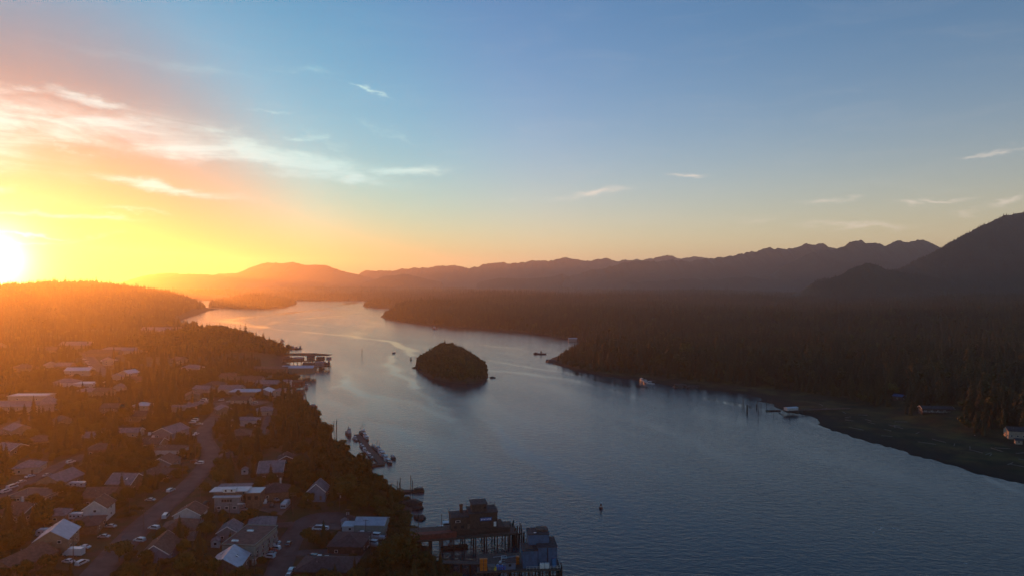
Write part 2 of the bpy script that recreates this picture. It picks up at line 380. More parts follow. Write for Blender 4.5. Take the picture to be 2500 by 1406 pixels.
mountain('mountain', 5000, [(1840, 690), (1880, 672), (1915, 651), (1950, 632), (1985, 617), (2030, 609), (2050, 600), (2100, 590), (2128, 592), (2160, 603), (2190, 586), (2212, 591), (2236, 584), (2262, 586), (2300, 604), (2380, 620), (2500, 650), (2600, 690)], 950, (40, 300), 3.0, 460)
mountain('mountain', 5900, [(1330, 690), (1420, 668), (1500, 648), (1560, 640), (1640, 637), (1720, 633), (1790, 627), (1835, 617), (1885, 606), (1935, 610), (1968, 598), (1985, 602), (2008, 596), (2035, 608), (2100, 625), (2200, 640), (2400, 690)], 1000, (44, 260), 4.0, 600)
mountain('mountain', 8000, [(820, 690), (880, 664), (950, 660), (1040, 655), (1100, 650), (1150, 652), (1220, 643), (1265, 645), (1300, 637), (1340, 640), (1383, 631), (1425, 638), (1480, 630), (1510, 638), (1580, 631), (1640, 625), (1662, 633), (1692, 628), (1730, 634), (1800, 625), (1900, 640), (2050, 690)], 1000, (50, 300), 5.0, 800)
mountain('mountain', 7000, [(300, 692), (350, 674), (410, 667), (440, 669), (500, 671), (585, 668), (612, 654), (655, 641), (690, 645), (718, 641), (745, 648), (795, 649), (835, 663), (880, 673), (960, 690)], 1200, (24, 260), 6.0, 460)
for k, (D, pr) in enumerate([(6200, [(880, 692), (940, 676), (975, 670), (1000, 669), (1030, 680), (1090, 692)]), (6000, [(1150, 693), (1220, 680), (1290, 682), (1345, 677), (1372, 669), (1400, 679), (1460, 692)]),
                   (5600, [(1410, 692), (1450, 682), (1480, 671), (1513, 663), (1545, 672), (1580, 684), (1640, 692)]), (4700, [(1500, 694), (1590, 687), (1680, 681), (1760, 683), (1820, 676), (1870, 684), (1940, 682), (2010, 688), (2100, 694)])]):
    mountain('foothill', D, pr, 480, (20, 200), 7.0 + k, 120)

# ------------------------------------------------------------------ the water: one sheet; calmer slicks and current lines change only its ripple
STREAKS = [([(1500, 700), (0, 0)], 0, 0)]
def P0(pts): return [on_z(a, b, 0.0) for a, b in pts]
SL = [  # (pixel polyline on the water, half width m, smoothness change: + calmer, - rougher)
    ([(870, 738), (800, 752), (700, 765), (600, 775), (545, 784), (600, 792), (640, 800)], 26, .8), ([(840, 770), (760, 776), (690, 782), (640, 797), (690, 806), (760, 812), (860, 820), (960, 836), (1010, 858)], 14, .9),
    ([(890, 752), (780, 758), (660, 766)], 15, .7), ([(820, 798), (760, 792), (700, 786)], 12, .6), ([(935, 830), (980, 846), (1008, 868)], 9, 1.0), ([(960, 868), (955, 890), (975, 915), (1010, 935), (1060, 985), (1110, 1010)], 7, .9),
    ([(1190, 880), (1260, 892), (1320, 900), (1400, 915)], 7, .8), ([(1200, 905), (1300, 915), (1420, 935), (1560, 970)], 8, .6), ([(1180, 842), (1260, 852), (1330, 868)], 6, .5),
    ([(1040, 950), (1120, 1010), (1200, 1060), (1230, 1095), (1215, 1110), (1260, 1140), (1330, 1190), (1420, 1250)], 9, -1.6), ([(1000, 930), (1100, 985), (1190, 1035), (1290, 1090), (1360, 1140), (1450, 1210), (1560, 1290)], 5, .3),
    ([(840, 930), (870, 950), (900, 965), (1000, 980), (1100, 1030)], 9, .5), ([(830, 905), (850, 920), (845, 940), (820, 950)], 6, .6), ([(1740, 975), (1830, 995), (1950, 1020), (2060, 1050)], 9, .6),
    ([(1500, 930), (1600, 950), (1750, 975), (1850, 1000)], 8, .5), ([(2250, 1112), (2340, 1135), (2420, 1160), (2500, 1190)], 7, .9), ([(2330, 1150), (2420, 1180), (2500, 1215)], 3, .7),
    ([(1340, 890), (1420, 920), (1500, 938), (1560, 944)], 10, .6), ([(1020, 910), (1080, 940), (1180, 942), (1195, 925)], 6, .5), ([(800, 975), (900, 1020), (1000, 1060), (1100, 1120), (1200, 1200)], 8, .3),
    ([(880, 1015), (980, 1032), (1100, 1060)], 8, -.4), ([(1500, 1000), (1700, 1080), (1900, 1180), (2100, 1300)], 10, .22), ([(1350, 1060), (1500, 1130), (1700, 1240)], 9, -.25)]
def build_water():
    xs = spaced(-4150, 9500, -480, 330, 5.0, 1.07); ys = spaced(-1500, 10500, 220, 1250, 5.0, 1.022)
    X, Y = np.meshgrid(xs, ys); nx, ny = len(xs), len(ys)
    x = X.ravel(); y = Y.ravel()
    wx = x + (fbm(x, y, 60, 3, .5, 8) - .5) * 26; wy = y + (fbm(x, y, 60, 3, .5, 12) - .5) * 26
    sl = np.zeros(x.size)
    for pts, w, a in SL:
        p = P0(pts); near = (x > min(q[0] for q in p) - 120) & (x < max(q[0] for q in p) + 120) & (y > min(q[1] for q in p) - 160) & (y < max(q[1] for q in p) + 160)
        d = pline(p, wx[near], wy[near]); sl[near] += a * .72 * np.exp(-(d / (w * .62)) ** 2)
    # broad drifting patches drawn out along the channel
    ca, sa = math.cos(R(22)), math.sin(R(22)); u = wx * ca + wy * sa; v = -wx * sa + wy * ca
    sl = sl * 1.5 - .25 + (fbm(u / 1.0, v / 5.0, 42, 4, .55, 21) - .5) * 1.5
    sl = np.clip(sl, -1.2, 1.2)
    i = np.arange(nx * ny).reshape(ny, nx); q = np.stack([i[:-1, :-1], i[:-1, 1:], i[1:, 1:], i[1:, :-1]], -1).reshape(-1, 4)
    me = bpy.data.meshes.new('water'); me.vertices.add(nx * ny); me.vertices.foreach_set('co', np.stack([x, y, 0 * x], -1).ravel())
    me.loops.add(q.size); me.loops.foreach_set('vertex_index', q.ravel().astype(np.int32)); me.polygons.add(len(q)); me.polygons.foreach_set('loop_start', np.arange(0, q.size, 4, dtype=np.int32))
    me.update(calc_edges=True)
    at = me.attributes.new('slick', 'FLOAT', 'POINT'); at.data.foreach_set('value', sl.astype(np.float32))
    m = bpy.data.materials.new('sea_water'); m.use_nodes = True; t = NT(m.node_tree); b = m.node_tree.nodes['Principled BSDF']
    co = t.n('ShaderNodeNewGeometry').outputs['Position']
    s_ = t.n('ShaderNodeAttribute', attribute_name='slick').outputs['Fac']
    b.inputs['Base Color'].default_value = (.004, .030, .044, 1); b.inputs['IOR'].default_value = 1.333
    cam_d = t.vm('LENGTH', co)
    calm = t.sstep(s_, -.7, .95)
    t.link(t.m('SUBTRACT', .13, t.m('MULTIPLY', calm, .09)), b.inputs['Roughness'])
    mp = t.n('ShaderNodeMapping'); mp.inputs['Rotation'].default_value = (0, 0, R(18)); mp.inputs['Scale'].default_value = (.55, 1.0, 1.0); t.link(co, mp.inputs[0])
    h = t.m('ADD', t.m('MULTIPLY', t.noise(mp.outputs[0], .33, 3, .55, .6), .62), t.m('MULTIPLY', t.noise(mp.outputs[0], 1.15, 3, .6, .4), .22))
    bp = t.n('ShaderNodeBump'); bp.inputs['Distance'].default_value = 1.0
    t.link(t.m('SUBTRACT', .50, t.m('MULTIPLY', calm, .43)), bp.inputs['Strength']); t.link(h, bp.inputs['Height']); t.link(bp.outputs[0], b.inputs['Normal'])
    me.materials.append(m); struct(put('water', me))
build_water()

# ------------------------------------------------------------------ trees
def leaf_mat(name, col, rand=.5):
    m = bpy.data.materials.new(name); m.use_nodes = True; t = NT(m.node_tree); b = m.node_tree.nodes['Principled BSDF']
    rv = t.n('ShaderNodeObjectInfo').outputs['Random']; co = t.n('ShaderNodeTexCoord').outputs['Object']
    c = t.mix(rv, (*[q * (1 - rand) for q in col], 1), (col[0] * (1 + rand * .9), col[1] * (1 + rand * .6), col[2] * (1 + rand * .2), 1))
    loc = t.n('ShaderNodeObjectInfo').outputs['Location']; st_ = t.sstep(t.noise(loc, .012, 3, .6), .35, .65, .55, 1.5); c = t.mix(1.0, c, t.xyz(st_, st_, t.m('MULTIPLY', st_, .9)), 'MULTIPLY')
    c = t.mix(t.noise(co, .5, 3), c, (col[0] * 1.3, col[1] * 1.0, col[2] * .7, 1))
    t.link(c, b.inputs['Base Color']); b.inputs['Roughness'].default_value = .75; b.inputs['Specular IOR Level'].default_value = .2
    return m
M_CON = leaf_mat('conifer_needles', (.020, .028, .010)); M_CON2 = leaf_mat('cedar_sprays', (.034, .036, .011)); M_DEC = leaf_mat('broad_leaves', (.050, .058, .014)); M_BUSH = leaf_mat('shrub_leaves', (.055, .060, .018))
M_BARK = mat('bark', (.075, .055, .04), .9, .3, 3.0, .4)

def conifer(seed, h, r, layers, per, mat_, droop=.35, bare=.1, ragged=.35):
    q = random.Random(seed); tr = MB(); tr.cyl((0, 0, -1.2), (0, 0, h * .55), h * .016 + .08, h * .009, 6); tr.cyl((0, 0, h * .55), (0, 0, h * .985), h * .009, .02, 5)
    cr = MB()
    for k in range(layers):
        t = bare + (1 - bare) * (k + q.uniform(-.3, .3)) / layers; t = min(max(t, bare), .985); z = t * h
        u = (t - bare) / (1 - bare)
        rr = r * ((1 - u) ** .8) * (.55 + .45 * min(1, u * 6)) + .12
        n = max(3, int(per * (.6 + .4 * (1 - u)))); a0 = q.uniform(0, 6.28)
        for i in range(n):
            a = a0 + 6.283 * i / n + q.uniform(-.25, .25); L = rr * q.uniform(1 - ragged, 1.1); w = L * q.uniform(.26, .42) + .06; dz = -L * droop * q.uniform(.6, 1.3)
            ca, sa = math.cos(a), math.sin(a); lift = L * .10
            p = lambda d, s_, z_: (ca * d - sa * s_, sa * d + ca * s_, z + z_)
            cr.add([p(0, 0, lift), p(L * .5, w, dz * .25), p(L, 0, dz), p(L * .5, -w, dz * .25 - .02), p(L * .55, 0, lift + dz * .05 + .12)], [(0, 4, 1), (1, 4, 2), (2, 4, 3), (3, 4, 0)])
    a = q.uniform(0, 6); cr.cyl((0, 0, h * .93), (0, 0, h * 1.02), r * .05 + .05, .01, 4)
    return tr.mesh('trunk', M_BARK), cr.mesh('crown', mat_)
def broadleaf(seed, h, r, nclump, nleaf, mat_, leaf=.55, trunk=True, squash=.8):
    q = random.Random(seed); tr = MB(); cr = MB(); zc = h * .62
    if trunk:
        tr.cyl((0, 0, -1.0), (q.uniform(-.2, .2), q.uniform(-.2, .2), h * .35), h * .03, h * .022, 7)
    for k in range(nclump):
        a = q.uniform(0, 6.283); e = math.asin(q.uniform(-.75, 1)); d = q.uniform(.35, .80) if k else 0
        c = Vector((math.cos(a) * math.cos(e) * r * d, math.sin(a) * math.cos(e) * r * d, zc + math.sin(e) * (h - zc) * d * 1.0)); cs = r * q.uniform(.26, .46)
        if trunk and k % 3 == 0: tr.cyl((0, 0, h * .3), tuple(c), h * .014, .03, 5)
        for i in range(nleaf // nclump):
            n = Vector((q.gauss(0, 1), q.gauss(0, 1), q.gauss(0, 1))).normalized(); p = c + Vector((n.x, n.y, n.z * squash)) * cs * (q.uniform(.55, 1.05))
            t = Vector((q.gauss(0, 1), q.gauss(0, 1), q.gauss(0, .5))).normalized(); n2 = (n + Vector((q.gauss(0, .5), q.gauss(0, .5), .3))).normalized(); t = (t - n2 * t.dot(n2)).normalized(); b = n2.cross(t); s_ = leaf * q.uniform(.6, 1.3)
            cr.add([tuple(p + t * s_), tuple(p + b * s_ * .7), tuple(p - t * s_), tuple(p - b * s_ * .7 + n2 * s_ * .2)], [(0, 1, 2, 3)])
    return (tr.mesh('trunk', M_BARK) if trunk else None), cr.mesh('crown', mat_)

def tree(name, meshes, loc, rz, s, label, group):
    t = thing(name, loc, rz, label, 'tree', group); t.scale = (s, s, s) if not isinstance(s, tuple) else s
    put('trunk', meshes[0], t); put('crown', meshes[1], t); return t

# far trees share a few light crowns; each of those crowns belongs to a tree that stands in the open
FARCON = [conifer(100 + i, 16.5, rr, 16, 8, mm, .4, .05, .45) for i, (rr, mm) in enumerate([(4.3, M_CON), (3.6, M_CON), (4.9, M_CON2), (5.4, M_CON2)])]
FARDEC = [broadleaf(140 + i, 15, 6.0, 12, 420, M_DEC, 1.1) for i in range(2)]

def gn_forest(name, pts, idx, scl, rot, protos, label, cat='forest'):
    """points carrying trees: one stuff object, geometry-node instances of real trees' crowns"""
    me = bpy.data.meshes.new(name); n = len(pts); me.vertices.add(n); me.vertices.foreach_set('co', np.asarray(pts, np.float32).ravel())
    for nm, ty, v in (('pick', 'INT', np.asarray(idx, np.int32)), ('size', 'FLOAT', np.asarray(scl, np.float32)), ('turn', 'FLOAT', np.asarray(rot, np.float32))):
        a = me.attributes.new(nm, ty, 'POINT'); a.data.foreach_set('value', v)
    o = stuff(put(name, me), label, cat)
    ng = bpy.data.node_groups.new(name, 'GeometryNodeTree'); ng.interface.new_socket('Geometry', in_out='INPUT', socket_type='NodeSocketGeometry'); ng.interface.new_socket('Geometry', in_out='OUTPUT', socket_type='NodeSocketGeometry')
    N = ng.nodes; gi = N.new('NodeGroupInput'); go = N.new('NodeGroupOutput'); jn = N.new('GeometryNodeJoinGeometry'); iop = N.new('GeometryNodeInstanceOnPoints'); m2p = N.new('GeometryNodeMeshToPoints')
    for p in reversed(protos):
        oi = N.new('GeometryNodeObjectInfo'); oi.inputs['Object'].default_value = p; oi.inputs['As Instance'].default_value = True; ng.links.new(oi.outputs['Geometry'], jn.inputs[0])
    def attr(nm, dt): a = N.new('GeometryNodeInputNamedAttribute'); a.data_type = dt; a.inputs['Name'].default_value = nm; return a.outputs['Attribute']
    cb = N.new('ShaderNodeCombineXYZ'); ng.links.new(attr('turn', 'FLOAT'), cb.inputs[2])
    e2r = N.new('FunctionNodeEulerToRotation'); ng.links.new(cb.outputs[0], e2r.inputs[0])
    ng.links.new(gi.outputs[0], m2p.inputs[0]); ng.links.new(m2p.outputs[0], iop.inputs['Points']); ng.links.new(jn.outputs[0], iop.inputs['Instance'])
    iop.inputs['Pick Instance'].default_value = True; ng.links.new(attr('pick', 'INT'), iop.inputs['Instance Index'])
    ng.links.new(e2r.outputs[0], iop.inputs['Rotation']); ng.links.new(attr('size', 'FLOAT'), iop.inputs['Scale']); ng.links.new(iop.outputs[0], go.inputs[0])
    md = o.modifiers.new('trees', 'NODES'); md.node_group = ng
    return o
rs = np.random.RandomState(5)
def scatter(x0, x1, y0, y1, step, keep):
    xs = np.arange(x0, x1, step); ys = np.arange(y0, y1, step); X, Y = np.meshgrid(xs, ys); x = X.ravel() + rs.uniform(-.48, .48, X.size) * step; y = Y.ravel() + rs.uniform(-.48, .48, X.size) * step
    k = keep(x, y); return x[k], y[k]
def in_view(x, y, m=1.12): return (np.abs(x) < y * .75 * m + 30)

# trees standing free on and beside the wooded islet; they lend their crowns to the woods
def isle_pt(px, py): x, y = on_z(px, py, 0); z = float(isle_h(np.array([x]), np.array([y]))[0]); return x, y, max(z, .5)
lend = []
for (px, py, pr, s, lab) in [(1100, 872, FARCON[2], .95, 'tall cedar rising above the crown of the wooded islet'), (1018, 898, FARCON[0], .62, 'slim conifer leaning out at the west edge of the islet'),
                          (1022, 904, FARCON[1], .5, 'thin young conifer at the foot of the islet near the marker'), (1186, 918, FARCON[3], .5, 'low broad cedar on the east tip of the islet'),
                          (1108, 874, FARDEC[0], .8, 'round leafy tree at the very top of the islet'), (1060, 920, FARDEC[1], .6, 'leafy tree on the islet shore facing the channel')]:
    x, y, z = isle_pt(px, py); t = tree('islet_tree', pr, (x, y, z - .3), rnd.uniform(0, 6), s, lab, None); lend.append([c for c in t.children if c.name.startswith('crown')][0])

def forest(name, hf, x, y, size, label, pdec=.12, dz=-.8, var=1.0):
    z = hf(x, y) + dz; n = len(x); idx = np.where(rs.rand(n) < pdec, rs.randint(4, 6, n), rs.randint(0, 4, n))
    s = size * rs.uniform(.55, 1.3, n) * (.72 + .56 * fbm(x, y, 55, 3, .5, 6.6)) * np.where(rs.rand(n) < .06 * var, 1.3, 1.0); s = np.where(idx > 3, s * .85, s)
    return gn_forest(name, np.stack([x, y, z], -1), idx, s, rs.uniform(0, 6.28, n), lend, label)
def clear_of(x, y):
    k = np.ones(np.shape(x), bool)
    for px, py, r in CLEAR:
        a = np.array(ground(px, py, main_z)[:2]); n_ = a / np.linalg.norm(a)
        for f in (0, 14, 28, 42): p = a - n_ * f; k &= (x - p[0]) ** 2 + (y - p[1]) ** 2 > (r * .6) ** 2
    return k
CLEAR = [(2478, 1066, 26), (2486, 1082, 12), (2285, 1005, 30), (2195, 975, 14)]
def main_keep(x, y):
    d = sdf(MAIN, x, y) + (fbm(x, y, 40, 3) - .5) * 14; return (d > 8 + 72 * smooth(y, 900, 560)) & in_view(x, y) & (fbm(x, y, 90, 3, .5, 14) > .25) & clear_of(x, y)
parts = [scatter(0, 1050, 380, 1300, 7.6, main_keep), scatter(-600, 2400, 1300, 2600, 9.0, main_keep), scatter(-1400, 4400, 2600, 4300, 14.0, main_keep), scatter(-3500, 5000, 4300, 7000, 28.0, main_keep), scatter(-3900, 6500, 7000, 9500, 60.0, main_keep)]
sizes = [np.full(len(p[0]), v) for p, v in zip(parts, (1.2, 1.3, 1.4, 1.5, 1.6))]
MX = np.concatenate([p[0] for p in parts]); MY = np.concatenate([p[1] for p in parts]); MS = np.concatenate(sizes)
MS = MS * (.55 + .45 * smooth(sdf(MAIN, MX, MY) - 72 * smooth(MY, 900, 560), 0, 60))
forest('mainland_forest', main_h, MX, MY, MS, 'dense dark conifer forest covering the mainland across the channel')
x, y = scatter(-130, 0, 720, 990, 3.6, lambda x, y: sdf(ISLE, x, y) > 1.5)
forest('islet_woods', isle_h, x, y, .42 + .30 * smooth(sdf(ISLE, x, y), 0, 24), 'dense rounded cap of trees covering the small islet in the channel', .7, var=0)
x, y = scatter(-2300, -700, 2500, 4100, 13.0, lambda x, y: sdf(LONG, x, y) > 8)
forest('long_island_forest', long_h, x, y, np.full(len(x), 1.35), 'hazy forest on the long low island up the channel')
hill_keep = lambda x, y: (sdf(TOWN, x, y) > 6) & (np.abs(x) < y * .86) & (y > 1330 + 120 * fbm(x, y, 120, 2))
x, y = scatter(-2700, -500, 1330, 3100, 11.0, hill_keep)
forest('hill_forest', town_h, x, y, np.full(len(x), 1.25), 'forest on the hill in front of the setting sun')
knoll = lambda x, y: (((x + 470) / 125) ** 2 + ((y - 1060) / 135) ** 2 < 1 + .4 * (fbm(x, y, 40, 2) - .5)) & (sdf(TOWN, x, y) > 5)
x, y = scatter(-640, -320, 910, 1230, 5.5, knoll)
forest('knoll_woods', town_h, x, y, np.full(len(x), .95), 'dark wooded knoll behind the harbour sheds', .65)
for hf, x0, x1, y0, y1, st in ((big_h, 1000, 2700, 2250, 3050, 10.0), (front_h, 900, 1950, 2400, 2680, 9.0)):
    x, y = scatter(x0, x1, y0, y1, st, lambda x, y: in_view(x, y) & (hf(x, y) > 22))
    forest('mountain_forest', hf, x, y, np.full(len(x), .52), 'sparse looking forest on the big mountain slope' if hf is big_h else 'forest on the small pointed foothill before the mountain', 0)

# ------------------------------------------------------------------ materials for built things
def M(n, c, **k): return mat(n, c, **k)
ROOF = {'brown': M('brown_shingles', (.105, .068, .055), scale=.9, var=.35, bump=.4), 'red': M('red_brown_shingles', (.15, .075, .055), scale=.9, var=.3, bump=.4), 'grey': M('grey_shingles', (.17, .155, .16), scale=.9, var=.3, bump=.4),
        'dark': M('dark_shingles', (.05, .046, .05), scale=.9, var=.35, bump=.4), 'metal': M('pale_metal_roofing', (.38, .40, .46), rough=.42, scale=.5, var=.14, spec=.5), 'white': M('white_metal_roofing', (.52, .53, .56), rough=.45, scale=.5, var=.1, spec=.5),
        'lilac': M('weathered_grey_roofing', (.19, .17, .18), scale=.8, var=.25, bump=.3), 'flat': M('tar_and_gravel', (.085, .07, .065), scale=.6, var=.35), 'blue': M('blue_sheeting', (.012, .05, .14), rough=.5, scale=.8)}
WALL = {'white': M('white_siding', (.46, .45, .44), scale=.7, var=.12), 'cream': M('cream_siding', (.34, .30, .24), scale=.7, var=.14), 'tan': M('tan_siding', (.20, .165, .12), scale=.7, var=.18), 'grey': M('grey_siding', (.20, .20, .21), scale=.7, var=.15),
        'blue': M('slate_blue_siding', (.13, .155, .22), scale=.7, var=.15), 'green': M('pale_green_siding', (.22, .265, .23), scale=.7, var=.12), 'brown': M('brown_cedar_siding', (.14, .095, .07), scale=.8, var=.3), 'red': M('barn_red_siding', (.20, .055, .04), scale=.8, var=.25), 'dark': M('dark_stained_wood', (.06, .045, .038), scale=.9, var=.3)}
M_TRIM = M('white_trim', (.72, .71, .69), scale=2, var=.08); M_GLASS = M('window_glass', (.02, .025, .03), rough=.06, var=.1, spec=.6); M_ASPH = M('asphalt', (.075, .068, .066), scale=.15, var=.3, bump=.1); M_GRAV = M('gravel_yard', (.12, .105, .095), scale=.2, var=.3, bump=.2)
M_WOOD = M('weathered_planks', (.085, .066, .055), scale=1.2, var=.35, bump=.3); M_PILE = M('creosoted_pile', (.035, .027, .022), scale=1.5, var=.4, bump=.4); M_CONC = M('concrete', (.28, .27, .26), scale=.6, var=.2); M_STEEL = M('galvanised_steel', (.32, .33, .35), rough=.45, metal=.6); M_RUST = M('rusty_steel', (.13, .055, .035), scale=1.4, var=.4)
M_TYRE = M('tyre_rubber', (.015, .015, .015), var=.2); M_LAMP = M('headlight_glass', (.75, .76, .78), rough=.15, spec=.6); M_ROCK = M('shore_rock', (.055, .045, .038), scale=.6, var=.4, bump=.8); M_HULLW = M('white_gelcoat', (.44, .45, .48), rough=.3, var=.06, spec=.5, coat=.4)
M_HULLD = M('dark_painted_hull', (.035, .045, .06), rough=.4, var=.2); M_HULLG = M('weathered_work_hull', (.17, .17, .17), rough=.55, var=.25); M_HULLR = M('rust_red_hull', (.20, .06, .04), rough=.5, var=.25); M_BLUEP = M('blue_corrugated_sheet', (.055, .115, .21), rough=.5, scale=.6, var=.22, spec=.4); M_ORNG = M('orange_plastic', (.62, .16, .02), rough=.5, var=.12); M_BLUED = M('blue_drum_plastic', (.05, .12, .38), rough=.45, var=.12)

def unit_window():
    b = MB(); b.box((0, 0, 0), (1, .08, 1)); b.cur = 1; b.box((0, -.05, 0), (.84, .04, .84)); b.box((0, .05, 0), (.84, .04, .84)); return b.mesh('window', [M_TRIM, M_GLASS])
WIN = unit_window()
WIN_DARK = WIN.copy(); WIN_DARK.materials[0] = WALL['dark']
def unit_door():
    b = MB(); b.box((0, 0, 0), (1, .09, 2.1)); b.cur = 1; b.box((.36, -.07, 0), (.08, .06, .12)); return b.mesh('door', [WALL['brown'], M_STEEL])
DOOR = unit_door()
BOXES = []      # photograph boxes (x0, y0, x1, y1) kept clear of scattered trees
def keep_box(px, py, wpx, up, down=3): BOXES.append((px - wpx, py - up, px + wpx, py + down))

STREET = R(15.5)
def house(px, py, w, l, h, roof='gable', rm='brown', wm='tan', label='', rot=0.0, pitch=.5, name='house', cat='house', eave=.5, chim=0, win=2, group=None, hf=None, z=None, trim=True, sky=0, loc=None, win_mesh=None, base=2.5):
    x, y, zg = ground(px, py, hf) if loc is None else loc
    if z is not None: zg = z; x, y = on_z(px, py, z) if loc is None else (x, y)
    t = thing(name, (x, y, zg), STREET + R(rot), label, cat, group); rmt, wmt = ROOF[rm], WALL[wm]
    rise = w / 2 * pitch; hw, hl = w / 2, l / 2
    wb = MB()
    if roof == 'gable':
        pr = [(-hw, -base), (hw, -base), (hw, h), (0, h + rise), (-hw, h)]
        wb.add([(a, -hl, b) for a, b in pr] + [(a, hl, b) for a, b in pr], [(0, 1, 2, 3, 4), (9, 8, 7, 6, 5), (0, 5, 6, 1), (1, 6, 7, 2), (2, 7, 8, 3), (3, 8, 9, 4), (4, 9, 5, 0)])
    else: wb.box((0, 0, (h - base) / 2), (w, l, h + base))
    wb.build('wall', wmt, t)
    rb = MB(); e = eave; th = .22
    if roof == 'gable':
        for s in (-1, 1):
            a = (0, h + rise + .06); b = (s * (hw + e), h - e * pitch + .06)
            q = [(a[0], a[1]), (b[0], b[1]), (b[0], b[1] + th), (a[0], a[1] + th)]
            vs = [(p[0], -hl - e, p[1]) for p in q] + [(p[0], hl + e, p[1]) for p in q]
            rb.add(vs, [(0, 1, 2, 3), (7, 6, 5, 4), (0, 4, 5, 1), (1, 5, 6, 2), (2, 6, 7, 3), (3, 7, 4, 0)] if s > 0 else [(3, 2, 1, 0), (4, 5, 6, 7), (1, 5, 4, 0), (2, 6, 5, 1), (3, 7, 6, 2), (0, 4, 7, 3)])
    elif roof == 'hip':
        a, b = hw + e, hl + e; k = max(hl - hw, .1); z0 = h + .03
        vs = [(-a, -b, z0), (a, -b, z0), (a, b, z0), (-a, b, z0), (-a, -b, z0 + .2), (a, -b, z0 + .2), (a, b, z0 + .2), (-a, b, z0 + .2), (0, -k, z0 + .2 + rise), (0, k, z0 + .2 + rise)]
        rb.add(vs, [(3, 2, 1, 0), (0, 1, 5, 4), (1, 2, 6, 5), (2, 3, 7, 6), (3, 0, 4, 7), (4, 5, 8), (5, 6, 9, 8), (6, 7, 9), (7, 4, 8, 9)])
    elif roof == 'shed':
        z0, z1 = h + .03, h + .03 + w * pitch * .5
        vs = [(-hw - e, -hl - e, z0), (hw + e, -hl - e, z1), (hw + e, hl + e, z1), (-hw - e, hl + e, z0)]; vs += [(a, b, c + .25) for a, b, c in vs]
        rb.add(vs, [(3, 2, 1, 0), (4, 5, 6, 7), (0, 1, 5, 4), (1, 2, 6, 5), (2, 3, 7, 6), (3, 0, 4, 7)])
        wb2 = MB(); wb2.add([(hw, -hl, h), (hw, hl, h), (hw, hl, z1), (hw, -hl, z1), (-hw, -hl, h), (-hw, hl, h)], [(0, 1, 2, 3), (4, 0, 3), (1, 5, 2)]); wb2.build('upper_wall', wmt, t)
    else: rb.box((0, 0, h + .13), (w + 2 * e, l + 2 * e, .24))
    ro = rb.build('roof', rmt, t)
    if roof == 'flat':
        pb = MB()
        for s in (-1, 1): pb.box((s * (hw + e - .1), 0, h + .42), (.18, l + 2 * e, .32)); pb.box((0, s * (hl + e - .1), h + .42), (w + 2 * e - .4, .18, .32))
        pb.build('parapet', wmt, ro)
    if trim and roof == 'gable':
        for s in (-1, 1):
            tb = MB(); y0 = s * (hl + e + .05)
            for k in (-1, 1): tb.bar((0, y0, h + rise + .12), (k * (hw + e), y0, h - e * pitch + .12), .08, .3)
            tb.build('bargeboard', M_TRIM, ro)
    if cat == 'house': MB().cyl((-w * .2, l * .15, h + .1), (-w * .2, l * .15, h + rise * .62 + .8), .09, .09, 6).build('vent_pipe', M_STEEL, ro)
    for i in range(chim):
        cb = MB(); cb.box((w * .18, l * (.2 - .35 * i), h + rise * .8 + .5), (.8, .8, rise * .6 + 1.6)); cb.build('chimney', WALL['white'] if i == 0 else M_CONC, ro)
    for i in range(sky):                                            # roof lights on the slope
        f = .55; k = -1 if i % 2 == 0 else 1; o = put('skylight', WIN, ro, (k * hw * f, -l * .22 + l * .22 * i, h + rise * (1 - f) + .36)); o.rotation_euler = (R(90), 0, 0); o.rotation_euler = Matrix.Rotation(k * math.atan(pitch), 3, 'Y').to_4x4().to_euler(); o.rotation_euler.rotate(Matrix.Rotation(0, 3, 'X'))
        o.scale = (1.2, 12, .10)
    wm_ = win_mesh or WIN; st = max(1, int(h // 2.6))
    for s in range(st):
        zc = 1.6 + s * 2.75
        if zc + .7 > h + (rise * .4 if roof == 'gable' else 0): continue
        for sgn, axis, span in ((-1, 0, w), (1, 0, w), (-1, 1, l), (1, 1, l)):
            n = max(1, min(win, int(span // 2.6)))
            for i in range(n):
                u = (i + .5) / n * span - span / 2
                if s == 0 and sgn < 0 and axis == 0 and i == n - 1 and n > 1: put('door', DOOR, t, (u, -hl - .03, 1.05)); continue
                o = put('window', wm_, t, (u, sgn * (hl + .03), zc) if axis == 0 else (sgn * (hw + .03), u, zc), 0 if axis == 0 else R(90), (1.3, 1, 1.15))
    k = F / y
    keep_box(px, py, w * k * .62, (h + rise) * k * 1.05 + 4, 3)
    return t

